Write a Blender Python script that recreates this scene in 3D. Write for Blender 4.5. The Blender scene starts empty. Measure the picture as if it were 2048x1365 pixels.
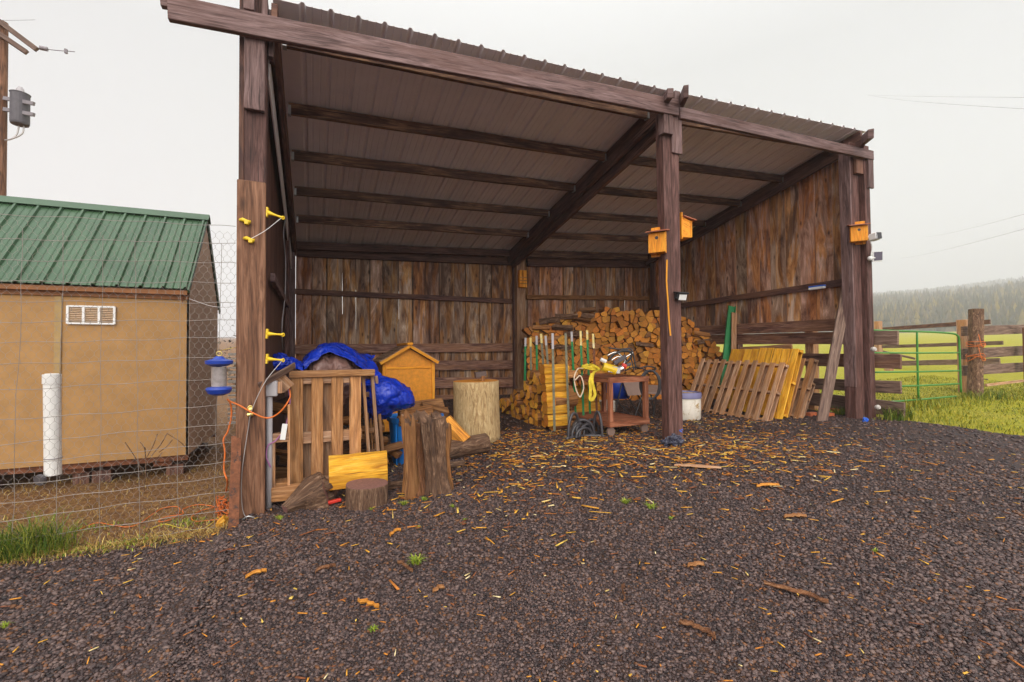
import bpy, bmesh, math, random
import numpy as np
from mathutils import Vector, Matrix, noise as mn
random.seed(7); np.random.seed(7)
R = random.uniform
scene = bpy.context.scene
COL = scene.collection

# ------------------------------------------------------------------ camera
CX, CY, CZ = 0.578, -5.30, 1.61
YAW, PIT, ROL, F = .405, .0215, -.0072, 925.0
def _basis():
    sy, cy, sp, cp = math.sin(YAW), math.cos(YAW), math.sin(PIT), math.cos(PIT)
    fw = Vector((sy*cp, cy*cp, sp)); r = Vector((cy, -sy, 0)); u = Vector((-sy*sp, -cy*sp, cp))
    c, s = math.cos(ROL), math.sin(ROL)
    return fw, r*c+u*s, u*c-r*s
FW, RT, UP = _basis()
cam = bpy.data.objects.new('camera', bpy.data.cameras.new('camera'))
COL.objects.link(cam)
m = Matrix.Identity(4)
for i in range(3):
    m[i][0], m[i][1], m[i][2] = RT[i], UP[i], -FW[i]
m[0][3], m[1][3], m[2][3] = CX, CY, CZ
cam.matrix_world = m
cam.data.sensor_width = 36; cam.data.lens = F/2048*36
cam.data.clip_start = .05; cam.data.clip_end = 5000
scene.camera = cam

# ------------------------------------------------------------------ sky, sun, exposure
SUN_EL, SUN_AZ = math.radians(30), math.radians(200)      # azimuth of the sun, clockwise from +Y (behind the camera)
SKY_STR = .10
world = bpy.data.worlds.new('World'); scene.world = world; world.use_nodes = True
wn, wl = world.node_tree.nodes, world.node_tree.links
wn.clear()
def wnode(t, **k):
    n = wn.new(t)
    for a, b in k.items(): setattr(n, a, b)
    return n
sky = wnode('ShaderNodeTexSky', sky_type='NISHITA', sun_disc=False, sun_elevation=SUN_EL, sun_rotation=SUN_AZ)
sky.dust_density = 4; sky.air_density = 1
hs = wnode('ShaderNodeHueSaturation'); hs.inputs['Saturation'].default_value = .12
wl.new(sky.outputs[0], hs.inputs['Color'])
tc = wnode('ShaderNodeTexCoord')
sep = wnode('ShaderNodeSeparateXYZ'); wl.new(tc.outputs['Generated'], sep.inputs[0])
ramp = wnode('ShaderNodeValToRGB')                          # cloud deck: luminance against elevation, raised overhead out of view to light the shed
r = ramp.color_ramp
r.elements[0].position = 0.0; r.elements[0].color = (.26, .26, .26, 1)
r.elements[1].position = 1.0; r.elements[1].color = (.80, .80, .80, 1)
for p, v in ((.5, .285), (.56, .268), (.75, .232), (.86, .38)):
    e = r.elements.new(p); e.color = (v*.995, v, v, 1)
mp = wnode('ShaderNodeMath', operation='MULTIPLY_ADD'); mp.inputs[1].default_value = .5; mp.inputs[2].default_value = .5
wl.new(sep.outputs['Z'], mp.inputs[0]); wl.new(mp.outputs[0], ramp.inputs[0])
# sky lobe around the sun, added unseen behind the camera to light the shed
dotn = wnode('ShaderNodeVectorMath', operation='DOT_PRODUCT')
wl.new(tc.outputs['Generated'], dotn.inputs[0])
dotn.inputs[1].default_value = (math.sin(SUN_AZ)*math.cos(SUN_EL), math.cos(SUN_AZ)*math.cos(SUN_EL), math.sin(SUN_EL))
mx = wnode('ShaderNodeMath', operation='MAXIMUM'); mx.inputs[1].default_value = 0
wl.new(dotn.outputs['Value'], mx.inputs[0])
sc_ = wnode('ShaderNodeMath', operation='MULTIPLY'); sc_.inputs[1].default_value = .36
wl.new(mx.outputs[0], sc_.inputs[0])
cn = wnode('ShaderNodeTexNoise'); cn.inputs['Scale'].default_value = 2.2; cn.inputs['Detail'].default_value = 4
wl.new(tc.outputs['Generated'], cn.inputs['Vector'])
cm = wnode('ShaderNodeMapRange'); cm.inputs['To Min'].default_value = .95; cm.inputs['To Max'].default_value = 1.04
wl.new(cn.outputs[0], cm.inputs['Value'])
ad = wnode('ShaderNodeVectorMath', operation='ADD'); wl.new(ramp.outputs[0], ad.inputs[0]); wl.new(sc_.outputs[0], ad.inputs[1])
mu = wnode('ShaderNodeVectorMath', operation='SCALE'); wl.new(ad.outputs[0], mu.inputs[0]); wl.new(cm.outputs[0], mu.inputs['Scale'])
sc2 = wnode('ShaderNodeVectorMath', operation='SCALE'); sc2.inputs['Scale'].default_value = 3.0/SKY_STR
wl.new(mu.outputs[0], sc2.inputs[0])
sc3 = wnode('ShaderNodeVectorMath', operation='SCALE'); sc3.inputs['Scale'].default_value = .25
wl.new(hs.outputs[0], sc3.inputs[0])
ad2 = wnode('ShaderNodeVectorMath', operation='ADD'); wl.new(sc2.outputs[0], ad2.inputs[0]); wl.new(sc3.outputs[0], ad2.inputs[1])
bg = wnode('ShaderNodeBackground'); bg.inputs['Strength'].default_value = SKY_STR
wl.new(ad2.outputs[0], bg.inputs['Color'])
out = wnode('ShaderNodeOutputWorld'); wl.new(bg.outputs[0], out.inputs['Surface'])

sd = bpy.data.lights.new('sun', 'SUN'); sd.energy = 1.15; sd.angle = math.radians(40); sd.color = (1, .87, .70)
sun = bpy.data.objects.new('sun', sd); COL.objects.link(sun)
sdir = Vector((math.sin(SUN_AZ)*math.cos(SUN_EL), math.cos(SUN_AZ)*math.cos(SUN_EL), math.sin(SUN_EL)))
sun.rotation_euler = sdir.to_track_quat('Z', 'Y').to_euler()
sun.location = (0, -20, 20)
scene.view_settings.view_transform = 'Standard'; scene.view_settings.look = 'None'
scene.view_settings.exposure = 0; scene.view_settings.gamma = 1
scene.cycles.use_denoising = True
scene.cycles.max_bounces = 8; scene.cycles.diffuse_bounces = 5; scene.cycles.volume_bounces = 1
scene.cycles.transparent_max_bounces = 12

# ------------------------------------------------------------------ geometry of the place
def S(x, a, b):
    t = min(1, max(0, (x-a)/(b-a))); return t*t*(3-2*t)
def G(x, y):
    a = S(x, 0, 5)*.27+S(x, 5, 12)*.05
    z = a*(.35+.65*S(y, -4.5, -.8))+.17*S(y, 2, 6.2)
    if x < 0: z -= .1*S(-x, 0, .35)*(1-S(y, .3, 2.2))
    d = math.hypot(x-CX, y-CY)
    if x > 10.2: z += .06*S(x, 10.2, 12)
    z += .030*max(0, d-17)*min(1, d/60)
    return z
def ray(px, py):
    return FW+RT*((px-1024)/F)-UP*((py-682.5)/F)
C0 = Vector((CX, CY, CZ))
def atY(px, py, Y):
    d = ray(px, py); return C0+d*((Y-CY)/d.y)
def atX(px, py, X):
    d = ray(px, py); return C0+d*((X-CX)/d.x)
def atP(px, py, p, n):
    d = ray(px, py); return C0+d*((Vector(p)-C0).dot(n)/d.dot(n))
def g(px, py):
    """point of the ground seen there"""
    d = ray(px, py); t = 1.0
    for i in range(4000):
        p = C0+d*t
        if p.z <= G(p.x, p.y): break
        t += .01
    return Vector((p.x, p.y, G(p.x, p.y)))
def proj(P):
    d = Vector(P)-C0; z = d.dot(FW)
    return 1024+F*d.dot(RT)/z, 682.5-F*d.dot(UP)/z
def RZ(X, Y):                                                # underside of the purlins
    return 5.115+(.032*X if X < 5.4 else .173+.053*(X-5.4))-.193*Y
def RF(X, Y): return RZ(X, Y)+.15                            # underside of the roofing

# ------------------------------------------------------------------ materials
def mat_new(name):
    mt = bpy.data.materials.new(name); mt.use_nodes = True
    nt = mt.node_tree; b = nt.nodes['Principled BSDF']
    return mt, nt, b
def N(nt, t, ins=None, **k):
    n = nt.nodes.new(t)
    for a, b in k.items(): setattr(n, a, b)
    if ins:
        for a, b in ins.items():
            if hasattr(b, 'links') or isinstance(b, bpy.types.NodeSocket): nt.links.new(b, n.inputs[a])
            else: n.inputs[a].default_value = b
    return n
def c4(c): return (c[0], c[1], c[2], 1)
def rampn(nt, fac, stops):
    n = nt.nodes.new('ShaderNodeValToRGB'); cr = n.color_ramp
    cr.elements[0].position = stops[0][0]; cr.elements[0].color = c4(stops[0][1])
    cr.elements[1].position = stops[-1][0]; cr.elements[1].color = c4(stops[-1][1])
    for p, c in stops[1:-1]:
        e = cr.elements.new(p); e.color = c4(c)
    nt.links.new(fac, n.inputs[0]); return n.outputs[0]
def mixc(nt, f, a, b, mode='MIX'):
    n = nt.nodes.new('ShaderNodeMix'); n.data_type = 'RGBA'; n.blend_type = mode
    for s, v in ((n.inputs[0], f), (n.inputs[6], a), (n.inputs[7], b)):
        if isinstance(v, bpy.types.NodeSocket): nt.links.new(v, s)
        elif isinstance(v, (int, float)): s.default_value = v
        else: s.default_value = c4(v)
    return n.outputs[2]
def math_(nt, op, a, b=0.0, c=None):
    n = nt.nodes.new('ShaderNodeMath'); n.operation = op
    for i, v in enumerate((a, b) if c is None else (a, b, c)):
        if isinstance(v, bpy.types.NodeSocket): nt.links.new(v, n.inputs[i])
        else: n.inputs[i].default_value = v
    return n.outputs[0]
def uvcoords(nt, su, sv, shift=True):
    uv = N(nt, 'ShaderNodeUVMap'); uv.uv_map = 'UVMap'
    s = N(nt, 'ShaderNodeSeparateXYZ', {0: uv.outputs[0]})
    at = N(nt, 'ShaderNodeAttribute', attribute_name='rnd')
    r_ = at.outputs['Fac']
    u = math_(nt, 'MULTIPLY', s.outputs[0], su); v = math_(nt, 'MULTIPLY', s.outputs[1], sv)
    if shift:
        u = math_(nt, 'MULTIPLY_ADD', r_, 57.3, u); v = math_(nt, 'MULTIPLY_ADD', r_, 91.7, v)
    c = N(nt, 'ShaderNodeCombineXYZ', {0: u, 1: v})
    return c.outputs[0], r_
def wood(name, dark, mid, light, stain=None, samt=.5, rough=.7, var=.45, bump=.35, knots=.7, gs=1.0, hue=None, spec=.35):
    """weathered wood, grain along u (metres)"""
    mt, nt, b = mat_new(name)
    v1, r_ = uvcoords(nt, 1.5*gs, 17*gs)
    n1 = N(nt, 'ShaderNodeTexNoise', {'Vector': v1, 'Scale': 1, 'Detail': 6, 'Roughness': .62, 'Distortion': 1.6})
    col = rampn(nt, n1.outputs[0], [(.33, dark), (.49, mid), (.66, light)])
    v2, _ = uvcoords(nt, 4*gs, 95*gs)
    n2 = N(nt, 'ShaderNodeTexNoise', {'Vector': v2, 'Scale': 1, 'Detail': 3, 'Roughness': .7})
    fine = rampn(nt, n2.outputs[0], [(.30, (.60,)*3), (.5, (.97,)*3), (.72, (1.22,)*3)])
    col = mixc(nt, 1.0, col, fine, 'MULTIPLY')
    v5, _ = uvcoords(nt, 1.1, 42)
    n5 = N(nt, 'ShaderNodeTexNoise', {'Vector': v5, 'Scale': 1, 'Detail': 2, 'Roughness': .5, 'Distortion': .4})
    chk = rampn(nt, n5.outputs[0], [(.30, (.25,)*3), (.37, (1,)*3)])
    col = mixc(nt, 1.0, col, chk, 'MULTIPLY')
    if stain is not None:
        v3, _ = uvcoords(nt, .9, 5)
        n3 = N(nt, 'ShaderNodeTexNoise', {'Vector': v3, 'Scale': 1, 'Detail': 7, 'Roughness': .6, 'Distortion': .8})
        f = rampn(nt, n3.outputs[0], [(.5-.12*samt, (0,)*3), (.62, (1,)*3)])
        col = mixc(nt, math_(nt, 'MULTIPLY', f, samt), col, stain)
    if knots:
        v4, _ = uvcoords(nt, 1.6, 4.2)
        vo = N(nt, 'ShaderNodeTexVoronoi', {'Vector': v4, 'Scale': 1, 'Randomness': 1})
        f = rampn(nt, vo.outputs['Distance'], [(.03, (1,)*3), (.16, (0,)*3)])
        col = mixc(nt, math_(nt, 'MULTIPLY', f, knots), col, tuple(x*.35 for x in dark))
    wn_ = N(nt, 'ShaderNodeTexWhiteNoise', {'W': r_}, noise_dimensions='1D')
    val = math_(nt, 'MULTIPLY_ADD', wn_.outputs['Value'], var*1.4, 1-var*.7)
    comb = N(nt, 'ShaderNodeCombineColor', {0: val, 1: val, 2: val})
    col = mixc(nt, 1.0, col, comb.outputs[0], 'MULTIPLY')
    if hue is not None:
        f = math_(nt, 'FRACT', math_(nt, 'MULTIPLY', wn_.outputs['Value'], 7.31))
        f = math_(nt, 'MULTIPLY', math_(nt, 'POWER', f, 2.0), .8)
        tint = mixc(nt, 1.0, col, hue, 'MULTIPLY')
        col = mixc(nt, f, col, tint)
    nt.links.new(col, b.inputs['Base Color'])
    b.inputs['Roughness'].default_value = rough; b.inputs['Specular IOR Level'].default_value = spec
    h = math_(nt, 'ADD', math_(nt, 'MULTIPLY', n2.outputs[0], .6), math_(nt, 'MULTIPLY_ADD', n5.outputs[0], 1.2, n1.outputs[0]))
    bp = N(nt, 'ShaderNodeBump', {'Strength': bump, 'Distance': .01, 'Height': h})
    nt.links.new(bp.outputs[0], b.inputs['Normal'])
    return mt
def plain(name, c, rough=.5, metal=0, var=.12, scale=8, bump=.05, spec=.5, c2=None, dist=.01):
    mt, nt, b = mat_new(name)
    co = N(nt, 'ShaderNodeTexCoord')
    n1 = N(nt, 'ShaderNodeTexNoise', {'Vector': co.outputs['Object'], 'Scale': scale, 'Detail': 6, 'Roughness': .65})
    lo = tuple(x*(1-var) for x in c); hi = tuple(min(1, x*(1+var)) for x in c)
    col = rampn(nt, n1.outputs[0], [(.3, lo), (.7, hi)])
    if c2 is not None:
        n2 = N(nt, 'ShaderNodeTexNoise', {'Vector': co.outputs['Object'], 'Scale': scale*.6, 'Detail': 8, 'Roughness': .75})
        f = rampn(nt, n2.outputs[0], [(.54, (0,)*3), (.62, (1,)*3)])
        col = mixc(nt, f, col, c2)
    nt.links.new(col, b.inputs['Base Color'])
    b.inputs['Roughness'].default_value = rough; b.inputs['Metallic'].default_value = metal
    b.inputs['Specular IOR Level'].default_value = spec
    if bump:
        bp = N(nt, 'ShaderNodeBump', {'Strength': bump, 'Distance': dist, 'Height': n1.outputs[0]})
        nt.links.new(bp.outputs[0], b.inputs['Normal'])
    return mt
def endgrain(name, base, ring, rough=.7):
    mt, nt, b = mat_new(name)
    uv, r_ = uvcoords(nt, 1, 1, False)
    n0 = N(nt, 'ShaderNodeTexNoise', {'Vector': uv, 'Scale': 9, 'Detail': 3})
    ln = N(nt, 'ShaderNodeVectorMath', operation='LENGTH'); nt.links.new(uv, ln.inputs[0])
    d = math_(nt, 'MULTIPLY_ADD', n0.outputs[0], .03, ln.outputs['Value'])
    w = math_(nt, 'SINE', math_(nt, 'MULTIPLY', d, 520))
    col = mixc(nt, math_(nt, 'MULTIPLY_ADD', w, .22, .3), base, ring)
    n1 = N(nt, 'ShaderNodeTexNoise', {'Vector': uv, 'Scale': 26, 'Detail': 6, 'Roughness': .7})
    col = mixc(nt, 1.0, col, rampn(nt, n1.outputs[0], [(.3, (.6,)*3), (.7, (1.25,)*3)]), 'MULTIPLY')
    wn_ = N(nt, 'ShaderNodeTexWhiteNoise', {'W': r_}, noise_dimensions='1D')
    val = math_(nt, 'MULTIPLY_ADD', wn_.outputs['Value'], .7, .62)
    v2 = math_(nt, 'MULTIPLY_ADD', math_(nt, 'FRACT', math_(nt, 'MULTIPLY', wn_.outputs['Value'], 9.7)), .35, .8)
    comb = N(nt, 'ShaderNodeCombineColor', {0: val, 1: math_(nt, 'MULTIPLY', val, v2), 2: math_(nt, 'MULTIPLY', val, v2)})
    col = mixc(nt, 1.0, col, comb.outputs[0], 'MULTIPLY')
    nt.links.new(col, b.inputs['Base Color']); b.inputs['Roughness'].default_value = rough
    b.inputs['Specular IOR Level'].default_value = .3
    bp = N(nt, 'ShaderNodeBump', {'Strength': .4, 'Distance': .006, 'Height': n1.outputs[0]})
    nt.links.new(bp.outputs[0], b.inputs['Normal'])
    return mt
def bark(name, a, b_, c, sc=14):
    mt, nt, b = mat_new(name)
    v1, r_ = uvcoords(nt, 4, 16)
    n1 = N(nt, 'ShaderNodeTexNoise', {'Vector': v1, 'Scale': 1, 'Detail': 8, 'Roughness': .7, 'Distortion': 2})
    col = rampn(nt, n1.outputs[0], [(.3, a), (.52, b_), (.7, c)])
    nt.links.new(col, b.inputs['Base Color']); b.inputs['Roughness'].default_value = .75
    bp = N(nt, 'ShaderNodeBump', {'Strength': 1.0, 'Distance': .045, 'Height': n1.outputs[0]})
    nt.links.new(bp.outputs[0], b.inputs['Normal'])
    return mt

M = {}
M['timber'] = wood('weathered timber', (.07, .036, .032), (.165, .098, .09), (.25, .16, .15), var=.25, knots=.5, stain=(.12, .055, .04), samt=.45, bump=.3)
M['post_low'] = wood('brown post timber', (.07, .028, .014), (.17, .075, .038), (.28, .14, .08), var=.15, knots=.8, bump=.4, gs=.8)
M['post_red'] = wood('reddish post timber', (.05, .021, .016), (.11, .048, .038), (.19, .095, .08), var=.2, knots=.4)
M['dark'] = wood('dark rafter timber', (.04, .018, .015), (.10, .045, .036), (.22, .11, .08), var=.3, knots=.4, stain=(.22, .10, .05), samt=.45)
M['purlin'] = wood('stained purlin timber', (.05, .022, .016), (.17, .085, .05), (.42, .24, .13), var=.3, knots=.3, stain=(.05, .022, .02), samt=.7)
M['board'] = wood('barn wall boards', (.10, .045, .025), (.40, .225, .14), (.66, .46, .34), stain=(.46, .18, .035), samt=.7, var=.95, knots=.8, bump=.45, hue=(.75, .85, 1.1))
def boardmat():
    mt, nt, b = mat_new('barn wall boards')
    v1, r_ = uvcoords(nt, 1.0, 5.0)
    n1 = N(nt, 'ShaderNodeTexNoise', {'Vector': v1, 'Scale': 1, 'Detail': 7, 'Roughness': .66, 'Distortion': 1.1})
    grey = rampn(nt, n1.outputs[0], [(.30, (.07, .035, .028)), (.42, (.24, .13, .085)), (.55, (.46, .29, .20)), (.70, (.72, .54, .43))])
    v2, _ = uvcoords(nt, .6, 3.6)
    n2 = N(nt, 'ShaderNodeTexNoise', {'Vector': v2, 'Scale': 1.0, 'Detail': 6, 'Roughness': .62, 'Distortion': 1.6})
    f = rampn(nt, n2.outputs[0], [(.47, (0,)*3), (.56, (1,)*3)])
    org = rampn(nt, n1.outputs[0], [(.3, (.14, .045, .012)), (.5, (.44, .17, .035)), (.7, (.72, .36, .10))])
    col = mixc(nt, math_(nt, 'MULTIPLY', f, .75), grey, org)
    v3, _ = uvcoords(nt, .5, 3.0)
    n3 = N(nt, 'ShaderNodeTexNoise', {'Vector': v3, 'Scale': 1.0, 'Detail': 5, 'Roughness': .6, 'Distortion': .9})
    col = mixc(nt, math_(nt, 'MULTIPLY', rampn(nt, n3.outputs[0], [(.56, (0,)*3), (.64, (1,)*3)]), .75), col, (.07, .032, .025))
    v4, _ = uvcoords(nt, 4, 70)
    n4 = N(nt, 'ShaderNodeTexNoise', {'Vector': v4, 'Scale': 1, 'Detail': 3, 'Roughness': .7})
    col = mixc(nt, 1.0, col, rampn(nt, n4.outputs[0], [(.3, (.78,)*3), (.7, (1.12,)*3)]), 'MULTIPLY')
    v5, _ = uvcoords(nt, 2.3, 6)
    vo = N(nt, 'ShaderNodeTexVoronoi', {'Vector': v5, 'Scale': 1, 'Randomness': 1})
    kn = rampn(nt, vo.outputs['Distance'], [(.06, (1,)*3), (.17, (0,)*3)])
    col = mixc(nt, math_(nt, 'MULTIPLY', kn, .8), col, (.04, .018, .015))
    wn_ = N(nt, 'ShaderNodeTexWhiteNoise', {'W': r_}, noise_dimensions='1D')
    val = math_(nt, 'MULTIPLY_ADD', wn_.outputs['Value'], .7, .68)
    v6 = math_(nt, 'MULTIPLY', val, math_(nt, 'MULTIPLY_ADD', math_(nt, 'FRACT', math_(nt, 'MULTIPLY', wn_.outputs['Value'], 7.7)), .25, .86))
    comb = N(nt, 'ShaderNodeCombineColor', {0: val, 1: v6, 2: v6})
    col = mixc(nt, 1.0, col, comb.outputs[0], 'MULTIPLY')
    nt.links.new(col, b.inputs['Base Color']); b.inputs['Roughness'].default_value = .75; b.inputs['Specular IOR Level'].default_value = .3
    bp = N(nt, 'ShaderNodeBump', {'Strength': .4, 'Distance': .01, 'Height': n1.outputs[0]}); nt.links.new(bp.outputs[0], b.inputs['Normal'])
    return mt
M['board'] = boardmat()
M['plank'] = wood('lower wall planks', (.07, .032, .026), (.21, .10, .075), (.40, .24, .17), stain=(.32, .15, .07), samt=.6, var=.4, knots=.5)
M['fence'] = wood('grey fence rail wood', (.09, .05, .04), (.19, .115, .085), (.30, .20, .15), var=.3, knots=.6)
M['pallet'] = wood('brown pallet wood', (.22, .09, .025), (.44, .20, .07), (.60, .32, .14), var=.4, knots=.8, stain=(.25, .12, .06), samt=.4)
M['pallet_grey'] = wood('greyed pallet wood', (.20, .10, .055), (.38, .21, .12), (.55, .36, .24), var=.35, knots=.6, stain=(.48, .21, .06), samt=.55)
M['yellow'] = wood('fresh yellow wood', (.52, .21, .012), (.84, .41, .022), (.93, .56, .08), var=.25, knots=.4, bump=.3, stain=(.42, .15, .015), samt=.6)
M['gold'] = plain('golden stained panel', (.72, .27, .012), .6, var=.2, scale=14)
M['goldtrim'] = wood('golden trim', (.60, .20, .012), (.85, .33, .02), (.92, .42, .04), var=.2, knots=.3, bump=.1)
M['shingle'] = wood('cedar shingle', (.16, .09, .055), (.30, .18, .115), (.42, .28, .19), var=.3, knots=0)
M['split'] = wood('split log side', (.28, .09, .012), (.55, .21, .025), (.78, .36, .05), var=.4, knots=.3, bump=.7, gs=1.4)
M['splitold'] = wood('darker split log side', (.13, .05, .016), (.28, .115, .035), (.45, .22, .08), var=.5, knots=.3, bump=.7, gs=1.4)
M['end_gold'] = endgrain('golden log end', (.74, .32, .04), (.42, .14, .015))
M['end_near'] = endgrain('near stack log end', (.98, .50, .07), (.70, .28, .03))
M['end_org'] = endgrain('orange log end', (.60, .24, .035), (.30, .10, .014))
M['end_grey'] = endgrain('weathered stump top', (.24, .13, .11), (.12, .055, .05))
M['bark'] = bark('dark bark', (.025, .010, .006), (.17, .085, .045), (.46, .29, .18))
M['barkred'] = bark('torn red bark', (.06, .018, .008), (.26, .10, .035), (.48, .26, .13))
M['barkpale'] = bark('pale debarked stump', (.30, .15, .05), (.62, .42, .20), (.80, .64, .36))
M['roofsheet'] = plain('painted steel roofing', (.90, .85, .85), .45, var=.05, scale=2, spec=.4)
M['metal'] = plain('galvanised steel', (.55, .56, .56), .4, .8, var=.1)
M['wire'] = plain('galvanised wire', (.50, .47, .46), .45, .6, var=.1)
M['netting'] = plain('dull netting wire', (.30, .26, .23), .6, .3, var=.2)
M['wiredark'] = plain('dark wire', (.25, .22, .23), .5, .5, var=.1)
M['rust'] = plain('rusty steel', (.20, .07, .03), .8, .2, var=.5, scale=20, c2=(.06, .035, .03))
M['green_roof'] = None
M['white'] = plain('white plastic', (.80, .79, .77), .45, var=.04)
M['pipe'] = plain('white pipe', (.78, .76, .73), .5, var=.08, scale=12)
M['pipe2'] = plain('dull ceramic', (.55, .50, .46), .5, var=.2)
M['grey'] = plain('grey plastic', (.42, .39, .40), .5, var=.06)
M['black'] = plain('black rubber', (.022, .020, .022), .45, var=.2)
M['black2'] = plain('added dark seam backing', (.018, .012, .010), .9)  # near-black backing added behind wall seams so the gaps look dark
M['hose'] = plain('dark rubber hose', (.045, .040, .045), .4, var=.25, spec=.6)
M['cyellow'] = plain('yellow plastic', (.78, .52, .015), .4, var=.06)
M['corange'] = plain('orange cord jacket', (.70, .16, .02), .5, var=.08)
M['cpurple'] = plain('purple cord jacket', (.42, .16, .36), .5, var=.08)
M['rope'] = plain('pale rope', (.70, .55, .40), .8, var=.1)
M['strapy'] = plain('yellow strap', (.72, .54, .03), .7, var=.15, scale=30)
M['blue'] = plain('blue plastic', (.010, .045, .34), .4, var=.1)
M['bin'] = plain('bright blue bin plastic', (.01, .19, .62), .4, var=.08)
M['glass'] = plain('clear feeder tube with seed', (.30, .26, .25), .15, var=.3, scale=20)
M['red'] = plain('red paint', (.60, .03, .015), .4, var=.1)
M['brass'] = plain('brass', (.80, .62, .20), .3, .9, var=.1)
M['cart'] = wood('rusty orange cart', (.13, .04, .018), (.28, .09, .04), (.42, .17, .09), var=.2, knots=.3, bump=.1)
M['chrome'] = plain('chrome engine metal', (.65, .63, .60), .25, .9, var=.2, scale=30)
M['chair'] = plain('brown chair fabric', (.22, .14, .11), .8, var=.1)
M['drum'] = plain('off white drum', (.62, .56, .48), .5, var=.08, c2=(.30, .18, .05), scale=9)
M['drumrim'] = plain('slate blue rim', (.16, .15, .28), .5, var=.1)
M['gsteel'] = plain('green painted steel', (.015, .20, .06), .4, var=.15)
M['gate'] = plain('green gate enamel', (.045, .22, .03), .35, var=.15)
M['tan'] = plain('tan textured siding', (.41, .225, .080), .8, var=.13, scale=5, bump=.0)
M['tan_lifted'] = plain('tan side siding', (.82, .64, .47), .8, var=.06, scale=55, bump=.3, dist=.004)  # same siding as the front, colour lightened to offset shade on this side
M['fascia'] = plain('brown fascia', (.26, .10, .03), .7, var=.25)
M['vent'] = plain('beige vent', (.75, .58, .40), .6, var=.05)
M['tape'] = plain('blue tape', (.02, .12, .60), .4)
M['axe2'] = plain('dull grey steel', (.10, .09, .10), .6, .2, var=.2)
M['axe'] = plain('old axe steel', (.14, .10, .09), .5, .5, var=.3)
def tarp_mat(name, c, rough=.32):
    mt, nt, b = mat_new(name)
    co = N(nt, 'ShaderNodeTexCoord')
    n1 = N(nt, 'ShaderNodeTexNoise', {'Vector': co.outputs['Object'], 'Scale': 5, 'Detail': 5, 'Distortion': 1.2})
    n2 = N(nt, 'ShaderNodeTexVoronoi', {'Vector': co.outputs['Object'], 'Scale': 11}, feature='SMOOTH_F1')
    col = rampn(nt, n1.outputs[0], [(.3, tuple(x*.75 for x in c)), (.7, tuple(min(1, x*1.2) for x in c))])
    nt.links.new(col, b.inputs['Base Color']); b.inputs['Roughness'].default_value = rough
    h = math_(nt, 'ADD', n1.outputs[0], math_(nt, 'MULTIPLY', n2.outputs[0], .5))
    bp = N(nt, 'ShaderNodeBump', {'Strength': 1.0, 'Distance': .09, 'Height': h})
    nt.links.new(bp.outputs[0], b.inputs['Normal'])
    return mt
M['tarp'] = tarp_mat('blue tarpaulin', (.005, .034, .44), .26)
M['tarpbrown'] = tarp_mat('brown tarpaulin', (.22, .12, .10), .3)
M['bag'] = tarp_mat('dark plastic bag', (.05, .05, .08), .25)
def roof_green():
    mt, nt, b = mat_new('green ribbed roofing')
    co = N(nt, 'ShaderNodeTexCoord')
    n1 = N(nt, 'ShaderNodeTexNoise', {'Vector': co.outputs['Object'], 'Scale': 3, 'Detail': 5})
    col = rampn(nt, n1.outputs[0], [(.3, (.034, .080, .036)), (.7, (.055, .115, .055))])
    nt.links.new(col, b.inputs['Base Color']); b.inputs['Roughness'].default_value = .4
    return mt
M['green_roof'] = roof_green()

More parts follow.
